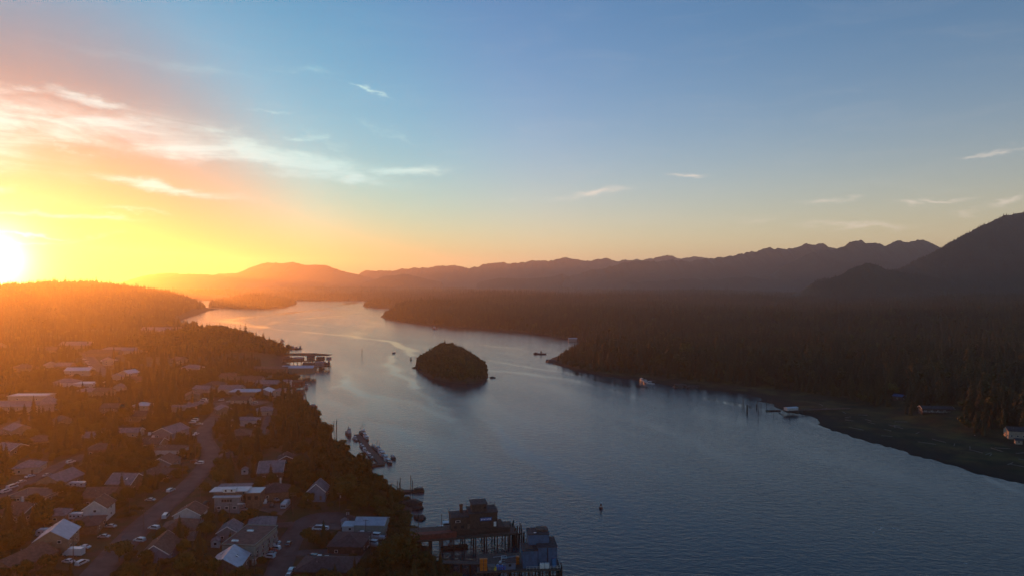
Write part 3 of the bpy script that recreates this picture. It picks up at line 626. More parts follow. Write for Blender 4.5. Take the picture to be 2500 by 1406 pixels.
# vehicles ------------------------------------------------------------
PAINT = {'white': M('white_car_paint', (.52, .53, .55), rough=.28, var=.03, spec=.5, coat=.6), 'silver': M('silver_car_paint', (.36, .37, .39), rough=.3, metal=.4, var=.05, coat=.5), 'dark': M('dark_car_paint', (.03, .032, .04), rough=.25, var=.1, coat=.6), 'red': M('red_car_paint', (.30, .03, .025), rough=.28, var=.06, coat=.6), 'blue': M('blue_car_paint', (.05, .09, .2), rough=.28, var=.06, coat=.6)}
CARP = {'sedan': (4.5, 1.78, [(-2.25, .35), (-2.25, .85), (-1.5, .95), (-.9, 1.38), (.55, 1.42), (1.25, .95), (2.1, .8), (2.25, .55), (2.25, .35)], (-1.35, 1.1, .95, 1.36)), 'suv': (4.7, 1.9, [(-2.35, .4), (-2.35, 1.05), (-2.15, 1.68), (.5, 1.72), (1.15, 1.12), (2.2, .98), (2.35, .65), (2.35, .4)], (-2.1, 1.0, 1.1, 1.62)),
        'pickup': (5.5, 1.95, [(-2.75, .45), (-2.75, 1.05), (-.75, 1.05), (-.6, 1.75), (.9, 1.78), (1.5, 1.15), (2.6, 1.05), (2.75, .7), (2.75, .45)], (-.55, 1.3, 1.15, 1.68)), 'van': (5.3, 1.95, [(-2.65, .4), (-2.65, 2.0), (1.2, 2.05), (2.05, 1.2), (2.6, 1.05), (2.65, .4)], (-2.0, 1.75, 1.2, 1.85))}
_car = {}
def car_meshes(kind, colour):
    if (kind, colour) in _car: return _car[(kind, colour)]
    L, Wd, pr, gl = CARP[kind]; b = MB(); n = len(pr); hw = Wd / 2
    def ring(x, k): return [(x if z < 1.0 else x * k, y, z) for y, z in pr]
    b.loft([ring(-hw, .82), ring(hw, .82)]); body = b.mesh('body', PAINT[colour])
    g = MB(); y0, y1, z0, z1 = gl; ins = .28 if kind != 'van' else .05
    for s in (-1, 1):
        x = s * (hw * .91 + .03); g.add([(x + s * .04, y0, z0), (x + s * .04, y1, z0), (x - s * .06, y1 - .45, z1), (x - s * .06, y0 + ins, z1)], [(0, 1, 2, 3) if s > 0 else (3, 2, 1, 0)])
    g.add([(-hw * .8, y1 + .14, z0 + .03), (hw * .8, y1 + .14, z0 + .03), (hw * .72, y1 - .42, z1 + .06), (-hw * .72, y1 - .42, z1 + .06)], [(0, 1, 2, 3)])
    g.add([(-hw * .78, y0 - .12, z0 + .06), (-hw * .7, y0 + ins - .02, z1 + .06), (hw * .7, y0 + ins - .02, z1 + .06), (hw * .78, y0 - .12, z0 + .06)], [(0, 1, 2, 3)])
    glass = g.mesh('windows', M_GLASS); wh = MB(); wh.cyl((-.11, 0, 0), (.11, 0, 0), .34, .34, 12); wh.cur = 1; wh.cyl((-.125, 0, 0), (.125, 0, 0), .19, .19, 10)
    hl = MB(); hl.box((0, 0, 0), (.34, .08, .16))
    _car[(kind, colour)] = (body, glass, wh.mesh('wheel', [M_TYRE, M_STEEL]), hl.mesh('headlight', M_LAMP)); return _car[(kind, colour)]
def vehicle(px, py, kind, colour, ang, label, name='parked_car', cat='car', group=None, hf=None, z=None):
    x, y, zg = ground(px, py, hf); zg = zg + .2 if z is None else z
    t = thing(name, (x, y, zg), STREET + R(ang), label, cat, group); L, Wd, pr, gl = CARP[kind]; b, g, w, h = car_meshes(kind, colour)
    put('body', b, t); put('windows', g, t)
    for sx in (-1, 1):
        for sy in (-.31, .31): put('wheel', w, t, (sx * (Wd / 2 - .1), sy * L, .34))
        put('headlight', h, t, (sx * Wd * .34, L / 2 - .03, .72))
    k = F / y; keep_box(px, py, 2.4 * k, 2.2 * k, 2); return t
def box_truck(px, py, ang, label):
    x, y, zg = ground(px, py); t = thing('box_truck', (x, y, zg + .2), STREET + R(ang), label, 'truck'); P = PAINT['white']
    MB().box((0, -1.1, 2.0), (2.4, 5.2, 2.5)).build('cargo_box', P, t); b = MB(); b.loft([[(sx, 1.6, .6), (sx, 3.6, .6), (sx, 3.6, 1.35), (sx, 3.2, 1.5), (sx, 2.6, 2.3), (sx, 1.6, 2.35)] for sx in (-1.05, 1.05)]); b.build('cab', P, t)
    g = MB(); g.add([(-.9, 3.24, 1.56), (.9, 3.24, 1.56), (.85, 2.66, 2.28), (-.85, 2.66, 2.28)], [(0, 1, 2, 3)]); g.build('windscreen', M_GLASS, t); MB().box((0, .4, .55), (.9, 6.2, .25)).build('chassis', M_TYRE, t)
    wm = car_meshes('sedan', 'white')[2]
    for sx in (-1, 1):
        for yy in (2.6, -1.9): put('wheel', wm, t, (sx * 1.02, yy, .42), 0, (1.3, 1.25, 1.25))
        put('headlight', car_meshes('sedan', 'white')[3], t, (sx * .7, 3.6, 1.0))
    keep_box(px, py, 30, 24); return t
def caravan(px, py, ang, label, L=7.0, front=False):
    x, y, zg = ground(px, py); t = thing('camper' if front else 'caravan', (x, y, zg + .1), STREET + R(ang), label, 'camper' if front else 'caravan'); b = MB(); h = L / 2
    b.loft([[(sx, -h, .7), (sx, h - .5, .55), (sx, h, 1.2), (sx, h - .25, 2.6), (sx, h - .7, 2.95), (sx, -h + .3, 2.95), (sx, -h, 2.6)] for sx in (-1.2, 1.2)]); b.build('body', M_HULLW, t)
    for sx in (-1.21, 1.21):
        for yy in (-h * .55, h * .1, h * .6): put('window', WIN, t, (sx, yy, 1.9), R(90), (1.1, .6, .7))
    for q in (-.7, 0, .7): put('window', WIN_DARK, t, (q, -h - .02, 1.75), 0, (.6, .6, .8))
    MB().box((0, 0, 3.08), (.9, 1.0, .26)).build('roof_vent', M_TRIM, t); wm = car_meshes('sedan', 'white')[2]
    for sx in (-1, 1):
        for yy in (-.5, .45): put('wheel', wm, t, (sx * 1.05, yy, .35))
    MB().bar((0, h - .4, .5), (0, h + 1.1, .5), .12).build('drawbar', M_STEEL, t); keep_box(px, py, 26, 22); return t

# poles ----------------------------------------------------------------
def utility_pole(px, py, label, h=10.0, drum=0, arms=1, hf=None):
    x, y, zg = ground(px, py, hf); t = thing('utility_pole', (x, y, zg), STREET + rnd.uniform(-.2, .2), label, 'utility pole', 'utility poles along the streets')
    MB().cyl((0, 0, -1), (0, 0, h), .17, .11, 8).build('post', M_WOOD, t)
    for a in range(arms):
        zc = h - .5 - a * 1.1; cr = MB().box((0, .14, zc), (2.4, .12, .14)).build('crossarm', M_WOOD, t)
        for q in (-1.05, -.45, .45, 1.05): MB().cyl((q, .14, zc + .07), (q, .14, zc + .28), .06, .05, 6).build('insulator', M_CONC, cr)
    for d in range(drum): MB().cyl((.42 - .84 * d, -.1, h - 2.6), (.42 - .84 * d, -.1, h - 1.5), .27, .27, 10).build('transformer', M_STEEL, t)
    keep_box(px, py - 12, 3, 30); return t
def pile(x, y, z0, z1, r, parent=None, label=None, group=None, lean=0.0, name='pile'):
    b = MB(); b.cyl((0, 0, z0), (lean * .7, lean, z1), r, r * .9, 8); o = b.build(name, M_PILE, parent, (x, y, 0))
    if label: tag(o, label, 'pile', group)
    return o

# ------------------------------------------------------------------ streets
ROADPTS = []
def road(name, pts, width, m=None, lift=.14):
    P = [ground(a, b)[:2] for a, b in pts]; ROADPTS.append((P, width / 2)); out = []
    for (ax, ay), (bx_, by_) in zip(P[:-1], P[1:]):
        n = max(1, int(math.hypot(bx_ - ax, by_ - ay) / 3))
        out += [(ax + (bx_ - ax) * i / n, ay + (by_ - ay) * i / n) for i in range(n)]
    out.append(P[-1]); c = np.array(out)
    for _ in range(6): c[1:-1] = (c[:-2] + 2 * c[1:-1] + c[2:]) / 4
    d = np.gradient(c, axis=0); d /= np.linalg.norm(d, axis=1)[:, None] + 1e-9; nrm = np.stack([-d[:, 1], d[:, 0]], -1)
    cols = [-1, -.97, -.5, 0, .5, .97, 1]; V = []
    for k in cols:
        p = c + nrm * k * width / 2; z = np.maximum.reduce([town_h(p[:, 0] + a, p[:, 1] + b) for a, b in ((0, 0), (1.5, 0), (-1.5, 0), (0, 1.5), (0, -1.5))])
        V.append(np.stack([p[:, 0], p[:, 1], z + (lift if abs(k) < 1 else -.4)], -1))
    n = len(c); vs = [tuple(V[j][i]) for i in range(n) for j in range(7)]; fs = [(i * 7 + j, i * 7 + j + 1, (i + 1) * 7 + j + 1, (i + 1) * 7 + j) for i in range(n - 1) for j in range(6)]
    fs = [f[::-1] for f in fs]; b = MB(); b.add(vs, fs); return struct(b.build(name, m or M_ASPH, smooth_=True))
road('main_street', [(205, 1440), (240, 1395), (295, 1335), (345, 1283), (400, 1237), (440, 1203), (482, 1163), (508, 1130), (517, 1100), (498, 1072), (498, 1048), (520, 1022), (542, 1000), (535, 985)], 10.5)
road('side_street', [(-60, 1245), (0, 1212), (60, 1178), (112, 1152), (165, 1127), (215, 1108)], 9.5)
road('wharf_street', [(660, 1440), (682, 1385), (700, 1340), (722, 1296), (742, 1270), (800, 1263), (850, 1270), (880, 1283)], 10.0)
road('wharf_lane', [(694, 1352), (760, 1347), (830, 1347), (890, 1352)], 6.0); road('shore_lane', [(640, 1060), (650, 1030), (657, 1005), (662, 988)], 5.0); road('driveway', [(640, 1285), (680, 1282), (715, 1280)], 4.0)
road('far_street', [(212, 862), (228, 884), (246, 902), (262, 915)], 12.0); road('harbour_street', [(420, 1000), (480, 985), (535, 985), (600, 975), (650, 968)], 7.0); road('plaza', [(555, 978), (640, 985)], 22.0, M_GRAV, .10)
road('school_lane', [(-20, 1062), (40, 1035), (90, 1015), (130, 1000)], 11.0)
road('parking_yard', [(755, 1284), (835, 1284)], 9.0, M_GRAV, .09); road('gravel_patch', [(640, 1234), (700, 1246)], 9.0, M_GRAV, .09); road('lower_yard', [(850, 1325), (930, 1322)], 9.0, M_GRAV, .09)

# ------------------------------------------------------------------ houses near the camera
house(140, 1336, 11, 13, 5.2, rm='metal', wm='tan', pitch=.62, label='two storey tan house with big pale metal gable roof beside the white box truck', trim=False, win=2)
house(52, 1385, 13, 17, 3.0, rm='red', wm='brown', pitch=.45, rot=-25, label='low house under a broad rust brown roof at the foot of the metal roofed house', trim=False, chim=0)
house(98, 1352, 7, 11, 3.0, rm='brown', wm='tan', pitch=.3, roof='shed', label='brown lean-to annex joined to the metal roofed house', cat='annex', name='annex', trim=False)
house(393, 1356, 10, 15, 3.4, rm='brown', wm='blue', pitch=.7, label='slate blue gable house with white bargeboards behind the round bush', rot=-6)
house(466, 1268, 11, 9, 3.6, rm='red', wm='white', pitch=.55, rot=-10, label='white walled house with rust red gable edged in white above the main street')
house(440, 1302, 13, 13, 3.0, rm='brown', wm='grey', roof='hip', pitch=.55, label='brown hip roofed house below the white gabled one')
house(562, 1310, 8, 9, 3.6, rm='grey', wm='grey', pitch=.6, rot=-8, label='small grey gable house behind the long flat roofed block')
house(640, 1296, 11, 11, 3.8, rm='lilac', wm='grey', roof='hip', pitch=.5, label='grey hip roofed house at the end of the long flat roofed block', chim=0)
b_ = house(612, 1352, 13, 21, 7.6, rm='flat', wm='green', roof='flat', label='long three storey block with dark flat roof and parked cars beside it', name='apartment_block', cat='apartment block', win=4, rot=-20, eave=.3)
house(558, 1393, 11.5, 13, 3.8, rm='metal', wm='brown', pitch=.6, rot=-10, label='dark walled house with pale metal gable roof and roof lights below the flat roofed block', trim=False, sky=3)
house(777, 1213, 8.5, 9, 4.2, rm='lilac', wm='blue', pitch=.85, rot=-12, label='steep gabled grey blue house among the shore trees', trim=True)
house(665, 1162, 14, 12, 4.0, rm='lilac', wm='brown', pitch=.6, rot=85, label='large brown house with long lilac roof and white gable trim', chim=0)
house(672, 1210, 13, 11, 3.2, rm='dark', wm='brown', roof='hip', pitch=.5, label='dark hip roofed house behind the parked camper', chim=1)
s_ = house(908, 1298, 10, 13.5, 4.8, rm='metal', wm='green', roof='gable', pitch=.35, rot=72, label='pale green wharf shed with ribbed white metal roof', name='shed', cat='shed', trim=False, win=1, eave=.3)
house(858, 1294, 5, 7, 2.6, rm='white', wm='white', roof='shed', pitch=.2, rot=72, label='low white lean-to at the end of the green wharf shed', name='lean_to', cat='shed', trim=False, win=1, eave=.2)
house(855, 1336, 14, 16, 3.4, rm='dark', wm='dark', roof='hip', pitch=.4, rot=-18, label='dark roofed building with three bright roof lights across the lane from the green shed', name='workshop', cat='workshop')
house(800, 1400, 14, 21, 3.6, rm='dark', wm='dark', roof='hip', pitch=.4, rot=72, label='low dark house with pale window frames at the bottom of the wharf street')
house(243, 1262, 9, 10, 5.4, rm='red', wm='white', pitch=.7, rot=-4, label='house with tall white gable wall and reddish side roof', win=1)
house(252, 1224, 14, 13, 4.0, rm='red', wm='brown', pitch=.4, rot=80, label='broad rust brown roof behind the tall white gable', trim=False)
house(308, 1193, 12, 12, 4.2, rm='lilac', wm='brown', pitch=.6, rot=70, label='house with bright roof ridge and a glazed roof light by the main street', sky=1)
house(148, 1184, 13, 16, 3.6, rm='lilac', wm='tan', pitch=.5, rot=-20, label='house with wide pale brown gable roof beside the side street', trim=False)
house(142, 1268, 8, 8, 2.8, rm='grey', wm='tan', roof='hip', pitch=.55, label='small square hip roofed house next to the covered van', win=1)
house(73, 1150, 12, 11, 3.2, rm='lilac', wm='cream', roof='hip', pitch=.5, label='pale hip roofed house above the side street')
house(90, 1217, 12, 17, 2.8, rm='flat', wm='cream', roof='flat', rot=72, label='low flat roofed house with long cream fascia below the side street')
house(55, 1262, 12, 13, 3.4, rm='brown', wm='tan', pitch=.5, rot=60, label='brown gabled house with white chimney and porch posts', chim=1)
house(212, 1292, 11, 12, 3.2, rm='dark', wm='brown', roof='hip', pitch=.4, label='low dark roofed house between the covered van and the main street')
house(418, 1112, 10, 16, 4.6, rm='brown', wm='white', roof='hip', pitch=.35, rot=74, label='long brown roofed house with bright white balcony bands near the tall pole')
house(402, 1138, 12, 12, 3.0, rm='brown', wm='grey', pitch=.5, rot=-12, label='brown gabled house just below the one with white balcony bands')
house(386, 1165, 12, 14, 3.0, rm='brown', wm='tan', roof='hip', pitch=.4, rot=70, label='low brown house with three roof lights by the main street', sky=0)
house(418, 1064, 14, 17, 4.0, rm='lilac', wm='grey', pitch=.45, rot=-25, label='large pale gabled house beside the bend of the main street')
house(318, 1064, 9, 14, 3.4, rm='lilac', wm='cream', pitch=.45, rot=80, label='pale roofed house with cream front standing in the dark trees')
house(600, 1036, 10, 18, 3.8, rm='lilac', wm='white', roof='hip', pitch=.35, rot=74, label='long house with white upper band by the shore lane')
house(586, 1070, 13, 13, 3.2, rm='brown', wm='brown', roof='hip', pitch=.5, label='brown hip roofed house below the white banded one')
house(645, 1010, 12, 13, 3.2, rm='grey', wm='cream', roof='hip', pitch=.45, label='grey hip roofed house at the top of the shore lane')
house(440, 1005, 9, 22, 4.2, rm='lilac', wm='cream', roof='flat', rot=74, label='long pale two storey row above the main street bend', win=5)
house(376, 1090, 10, 12, 3.0, rm='red', wm='tan', pitch=.5, rot=72, label='small rust roofed house behind parked white vehicles')
house(95, 1085, 12, 13, 3.2, rm='brown', wm='tan', roof='hip', pitch=.45, label='brown house in the trees below the school lane'); house(28, 1105, 12, 13, 3.2, rm='lilac', wm='tan', pitch=.45, rot=60, label='lilac roofed gable house below the school lane')
house(215, 1075, 12, 15, 3.2, rm='lilac', wm='tan', pitch=.4, rot=75, label='long pale roof in the trees at the end of the side street'); house(243, 1105, 11, 13, 3.2, rm='brown', wm='brown', roof='hip', pitch=.45, label='dark brown hip roof at the end of the side street')
house(620, 1225, 6, 8, 3.0, rm='brown', wm='brown', roof='shed', pitch=.15, rot=-10, label='small brown side cabin next to the modern white house', name='cabin', cat='cabin', trim=False)
house(700, 1130, 9, 9, 3.0, rm='dark', wm='dark', pitch=.5, label='dark cottage among shore trees by the big lilac roof'); house(560, 1125, 10, 10, 3.0, rm='dark', wm='brown', roof='hip', pitch=.5, label='dark cottage in the trees right of the main street')

# the modern white-roofed house
def modern_house():
    x, y, z = ground(562, 1240); t = thing('modern_house', (x, y, z), STREET + R(-12), 'modern house with stepped white metal roofs and a small raised roof box', 'house'); G, B_, Wt = WALL['grey'], WALL['brown'], ROOF['white']
    MB().box((0, 0, 2.2), (11, 9, 8.4)).build('lower_wall', G, t); MB().box((0, 1.5, 7.2), (13, 8, 1.6)).build('upper_wall', B_, t)
    MB().box((0, -2.8, 6.7), (12.2, 4.6, .3)).build('front_roof', Wt, t); MB().box((-.4, 2.2, 8.2), (17, 7.2, .3)).build('main_roof', Wt, t)
    rb = MB().box((.2, -.4, 8.6), (5.4, 3.4, 1.6)).build('roof_box', M_TRIM, t); MB().box((.2, -.6, 9.5), (6.2, 4.0, .22)).build('cap_roof', Wt, rb)
    for q in (-1.2, 1.4): put('roof_light', WIN_DARK, rb, (q, -2.15, 8.8), 0, (.7, .6, .9))
    for q in (-1.8, -.6, .6, 1.8): put('window', WIN_DARK, t, (q, -4.55, 5.0), 0, (1.0, 1, 1.2))
    for q in (-3.5, 0, 3.5): put('window', WIN, t, (q, -4.55, 1.8), 0, (1.6, 1, 1.3))
    put('window', WIN_DARK, t, (5.55, -1, 4.5), R(90), (1.4, 1, 1.6)); put('window', WIN_DARK, t, (5.55, 2, 4.5), R(90), (1.4, 1, 1.6)); put('door', DOOR, t, (-4.6, -4.53, 1.05))
    MB().box((10.3, 3.5, 3.2), (6.6, 7, 7.6)).build('wing_wall', B_, t); MB().box((9.7, 3.5, 7.2), (8.4, 8.2, .28)).build('wing_roof', Wt, t)
    for q in (8.6, 11.8): put('window', WIN_DARK, t, (q, -.03, 4.6), 0, (1.6, 1, 1.8))
    MB().box((-1.5, 11, 3.0), (14, 6, 8.0)).build('rear_wall', G, t); MB().box((-1.5, 11, 7.15), (15.4, 7.4, .3)).build('rear_roof', ROOF['lilac'], t); MB().box((6.5, -4.9, 3.6), (3.2, .9, .14)).build('balcony', M_TRIM, t)
    keep_box(565, 1240, 60, 70)
modern_house()
# balconies and roof gear on the apartment block, ribs and skylights
for k in range(4):
    for s in range(2):
        bb = MB(); bb.box((6.9, -7.6 + k * 5, 3.0 + s * 2.6), (1.3, 3.2, .14)); bb.box((7.5, -7.6 + k * 5, 3.55 + s * 2.6), (.08, 3.2, 1.0)); bb.build('balcony', WALL['grey'], b_)
for k, (q, r_) in enumerate(((-2, 4), (-3, -7))): MB().box((q, r_, 8.1), (2.6, .8, .5)).build('roof_light', M_LAMP, b_)
for k in range(22): MB().bar((.0, -7 + k * .66, 6.95), (5.2, -7 + k * .66, 5.13), .07, .07).build('roof_rib', ROOF['white'], s_); MB().bar((.0, -7 + k * .66, 6.95), (-5.2, -7 + k * .66, 5.13), .07, .07).build('roof_rib', ROOF['white'], s_)

# ------------------------------------------------------------------ farther town
FARG = 'houses in the hazy far part of town'
for i, (px, py, w, l, rm, wm, ro) in enumerate([(566, 962, 12, 20, 'lilac', 'cream', 74), (610, 966, 9, 34, 'white', 'tan', 74), (650, 966, 12, 15, 'metal', 'grey', -10), (498, 962, 10, 16, 'lilac', 'grey', 60), (470, 975, 11, 14, 'brown', 'tan', 10), (525, 948, 12, 18, 'brown', 'tan', 74),
    (590, 990, 10, 14, 'brown', 'cream', 74), (545, 1010, 10, 12, 'lilac', 'tan', 20), (480, 1000, 9, 12, 'grey', 'tan', 74), (690, 968, 9, 14, 'grey', 'cream', 74), (655, 945, 12, 20, 'lilac', 'grey', 74), (610, 935, 13, 26, 'brown', 'grey', 74), (560, 930, 12, 16, 'red', 'tan', 74),
    (470, 905, 14, 22, 'lilac', 'white', 70), (285, 930, 14, 12, 'lilac', 'cream', 10), (315, 922, 13, 15, 'metal', 'cream', -30), (335, 935, 12, 14, 'red', 'tan', 74), (225, 965, 12, 24, 'lilac', 'tan', 60), (255, 968, 10, 15, 'brown', 'tan', 60),
    (290, 955, 11, 12, 'grey', 'cream', 0), (345, 1025, 12, 18, 'brown', 'tan', 74), (350, 1005, 9, 12, 'white', 'cream', 74), (160, 900, 14, 18, 'lilac', 'tan', 74), (125, 900, 16, 16, 'lilac', 'cream', 20), (195, 915, 12, 26, 'white', 'cream', 78), (300, 862, 18, 60, 'lilac', 'cream', 70), (255, 868, 18, 40, 'brown', 'tan', 74), (190, 850, 20, 45, 'lilac', 'tan', 74),
    (120, 860, 16, 30, 'brown', 'tan', 74), (60, 905, 16, 22, 'brown', 'tan', 60), (265, 890, 12, 18, 'lilac', 'cream', 20), (400, 812, 30, 80, 'lilac', 'cream', 74), (440, 885, 14, 20, 'brown', 'tan', 40), (165, 945, 13, 20, 'lilac', 'grey', 74), (45, 1060, 12, 14, 'lilac', 'tan', 40), (155, 1040, 11, 14, 'brown', 'tan', 30), (275, 1010, 11, 13, 'brown', 'tan', 74)]):
    kind = {'lilac': 'pale weathered roof', 'white': 'bright white metal roof', 'metal': 'light metal roof', 'brown': 'brown roof', 'red': 'rust red roof', 'grey': 'grey shingle roof'}[rm]; wl = {'cream': 'cream', 'tan': 'tan', 'grey': 'grey', 'white': 'white'}[wm]
    house(px, py, w, l, 4.2 if i % 3 else 5.6, 'hip' if i % 4 == 1 else 'gable', rm, wm, f"{'huge ' if l > 28 else 'long ' if l > 17 else 'small ' if l < 13 else ''}{wl} {'tall building' if i % 3 == 0 else 'building'} under a {'hipped ' if i % 4 == 1 else ''}{kind} in the hazy far town", ro, .45, win=2, group=FARG, trim=False)
house(200, 946, 14, 36, 4.6, rm='white', wm='white', label='long bright white hall glinting through the hazy trees', rot=76, roof='flat', name='hall', cat='hall')
house(40, 1003, 26, 52, 5.5, rm='lilac', wm='cream', label='long low school building with pale walls at the edge of a playing field', rot=76, roof='flat', name='school', cat='school', win=8); house(78, 992, 12, 30, 9.5, rm='white', wm='cream', label='taller pale gymnasium block rising behind the long school', rot=76, roof='flat', name='gymnasium', cat='school')
house(118, 1005, 12, 14, 7, rm='lilac', wm='grey', label='grey hipped hall right of the school gymnasium', roof='hip', pitch=.9, name='hall', cat='hall')

# ------------------------------------------------------------------ vehicles
for (px, py, kd, cl, an, lb) in [(341, 1322, 'suv', 'white', 62, 'white estate car parked on the verge under the slate blue house'), (376, 1292, 'suv', 'white', 62, 'white car parked just up the main street from the white estate car'), (404, 1264, 'van', 'white', -4, 'white van standing at the kerb by the white gabled house'),
    (367, 1223, 'sedan', 'silver', 70, 'silver saloon on the inner side of the main street curve'), (417, 1200, 'suv', 'white', -25, 'white car driving on the main street'), (487, 1133, 'suv', 'white', 76, 'white car with dark windows parked by the tall pole on the bend'), (473, 1128, 'sedan', 'dark', 76, 'dark car tucked behind the white one on the bend'),
    (270, 1288, 'sedan', 'silver', 70, 'grey saloon at the kerb opposite the white estate car'), (254, 1313, 'sedan', 'silver', 70, 'grey saloon on the grass left of the main street'), (206, 1339, 'sedan', 'white', 66, 'white saloon parked right of the metal roofed house'), (167, 1374, 'sedan', 'white', 60, 'white car half hidden by trees below the box truck'), (200, 1378, 'suv', 'white', -30, 'white car standing nose out below the box truck'),
    (15, 1202, 'suv', 'white', -30, 'white car parked at the low end of the side street'), (30, 1192, 'van', 'white', -30, 'white van just ahead of the car on the side street'), (52, 1179, 'sedan', 'silver', -30, 'silver saloon halfway along the side street'), (73, 1165, 'sedan', 'white', -40, 'small pale car on the far kerb of the side street'), (110, 1177, 'sedan', 'white', -30, 'white car in front of the wide pale gable'),
    (115, 1162, 'sedan', 'silver', -25, 'grey car beside the wide pale gable'), (173, 1130, 'suv', 'white', -40, 'white estate car at the top of the side street'), (470, 1033, 'suv', 'white', 74, 'white car in the paved corner by the street bend'), (476, 1028, 'van', 'white', 74, 'white van in the paved corner by the street bend'), (487, 1037, 'sedan', 'silver', 74, 'silver car nearest the street in the paved corner'), (478, 1062, 'pickup', 'white', -20, 'white pickup on the drive beside the bend'),
    (376, 1070, 'van', 'white', 0, 'white van behind the rust roofed house'), (400, 1076, 'sedan', 'silver', 74, 'silver car in the yard behind the rust roofed house'), (365, 1062, 'pickup', 'white', 10, 'white pickup in the yard by the dark trees'), (647, 1228, 'pickup', 'white', 0, 'white pickup on the gravel left of the camper'), (664, 1236, 'suv', 'dark', 0, 'black car with a pale bonnet on the gravel'), (673, 1222, 'sedan', 'silver', 30, 'silver car tucked in beside the camper'),
    (504, 1232, 'suv', 'dark', -10, 'dark car on the drive left of the modern house'), (596, 1237, 'sedan', 'white', 60, 'pale car at the right corner of the modern house'), (592, 1246, 'sedan', 'silver', 70, 'silver car on the drive below the modern house'), (558, 1247, 'sedan', 'red', 80, 'dull red car at the foot of the modern house'),
    (658, 1362, 'suv', 'white', 60, 'white car at the near end of the parked row by the flat roofed block'), (661, 1354, 'sedan', 'silver', 60, 'silver car second in the parked row by the flat roofed block'), (663, 1347, 'sedan', 'red', 60, 'red car in the parked row by the flat roofed block'), (672, 1342, 'suv', 'white', 60, 'white estate standing out of the parked row'), (667, 1337, 'pickup', 'white', 60, 'white pickup in the middle of the parked row'), (671, 1331, 'sedan', 'dark', 60, 'dark car near the far end of the parked row'), (672, 1326, 'sedan', 'silver', 60, 'silver car at the far end of the parked row'),
    (712, 1396, 'suv', 'white', -12, 'white car with blue black windows on the lower wharf street'), (705, 1408, 'sedan', 'white', -12, 'white car behind the one on the lower wharf street'), (777, 1293, 'van', 'white', 75, 'white van on the gravel yard by the dark workshop'), (790, 1294, 'suv', 'white', 75, 'white car next to the van on the gravel yard'), (781, 1366, 'pickup', 'white', 78, 'white pickup roof showing along the wharf lane'), (796, 1366, 'sedan', 'white', 78, 'white car roof showing along the wharf lane'),
    (762, 1362, 'suv', 'dark', 60, 'dark car at the corner of the wharf lane'), (914, 1303, 'van', 'white', 75, 'white van in front of the green wharf shed'), (876, 1306, 'sedan', 'silver', 60, 'silver car left of the white portable toilet'), (886, 1337, 'sedan', 'white', 70, 'white car behind the dark workshop'), (705, 1330, 'sedan', 'dark', -15, 'dark saloon driving up the wharf street')]:
    vehicle(px, py, kd, cl, an, lb)
for i, (px, py, kd, cl) in enumerate([(497, 978, 'van', 'white'), (505, 982, 'suv', 'white'), (515, 976, 'sedan', 'silver'), (540, 978, 'suv', 'white'), (560, 982, 'sedan', 'silver'), (575, 980, 'van', 'white'), (600, 983, 'sedan', 'white'), (622, 985, 'suv', 'silver'), (487, 984, 'sedan', 'silver'), (590, 972, 'suv', 'white')]):
    vehicle(px, py, kd, cl, 70 + i * 7 % 40, f'{cl} {dict(van="van", suv="estate car", sedan="saloon")[kd]} parked on the hazy harbour street behind the conifers', group='vehicles parked along the hazy harbour street')
for i, (px, py) in enumerate([(206, 878), (212, 884), (216, 890), (220, 896), (224, 900), (262, 884), (268, 886), (250, 882), (284, 880)]):
    vehicle(px, py, 'suv', 'white', -20, 'white car glinting in the far golden haze', group='cars glinting in the far golden haze')
box_truck(180, 1358, 72, 'white box truck parked beside the metal roofed house'); caravan(113, 1308, 80, 'white touring caravan behind the metal roofed house'); caravan(187, 1268, 72, 'smooth white covered trailer beside the small hip roofed house', 6.0); caravan(697, 1238, -14, 'white camper with three dark rear windows facing the gravel', 7.5, True)
caravan(190, 1190, 75, 'long pale trailer with bright roof behind the wide pale gable', 9.0)
# small yard things
x, y, z = ground(884, 1308); t = thing('portable_toilet', (x, y, z), STREET, 'pale blue portable toilet against the green wharf shed', 'portable toilet'); MB().box((0, 0, 1.1), (1.6, 1.6, 2.2)).build('cabin', M_HULLW, t); MB().box((0, 0, 2.32), (1.8, 1.8, .22), taper=.7).build('roof', M_TRIM, t); put('door', DOOR, t, (0, -.83, 1.05), 0, (.9, 1, .95))
for (px, py, lb) in [(598, 1155, 'small pale garden shed in the trees above the modern house'), (527, 1332, 'small grey garden shed below the grey gable house'), (842, 1283, 'small white kiosk near the transformer pole')]: house(px, py, 3.2, 3.6, 2.3, rm='lilac', wm='white', label=lb, name='garden_shed', cat='shed', win=1, eave=.2, trim=False)
for i, (px, py, d, a, lb) in enumerate([(179, 1380, 0, 2, 'bare pole standing in front of the white box truck'), (351, 1293, 0, 1, 'slim pole on the right kerb of the main street'), (316, 1262, 0, 1, 'pole in the green verge inside the main street curve'), (490, 1234, 0, 1, 'pole left of the modern house'), (477, 1126, 0, 2, 'tall pole by the white car on the bend'), (446, 1166, 0, 1, 'pole by the low brown house with roof lights'),
    (715, 1256, 0, 2, 'tall pole where the wharf street turns'), (829, 1245, 1, 1, 'pole with one grey box below the steep gabled house'), (849, 1287, 2, 1, 'pole with two pale transformers left of the green shed'), (621, 1410, 2, 1, 'pole with transformers at the bottom beside the flat roofed block'), (905, 1350, 2, 1, 'pole with pale transformers in the lower boat yard'), (485, 1030, 0, 2, 'pole beside the paved corner of the bend'), (560, 1275, 0, 1, 'pole behind the small grey gable house'), (893, 1315, 0, 1, 'thin pole in front of the green shed'),
    (672, 1040, 0, 1, 'pole beside the shore lane'), (668, 995, 0, 1, 'pole at the top of the shore lane'), (130, 1325, 0, 1, 'pole by the caravan')]): utility_pole(px, py, lb, 10.5 if a == 2 else 8.5, d, a)

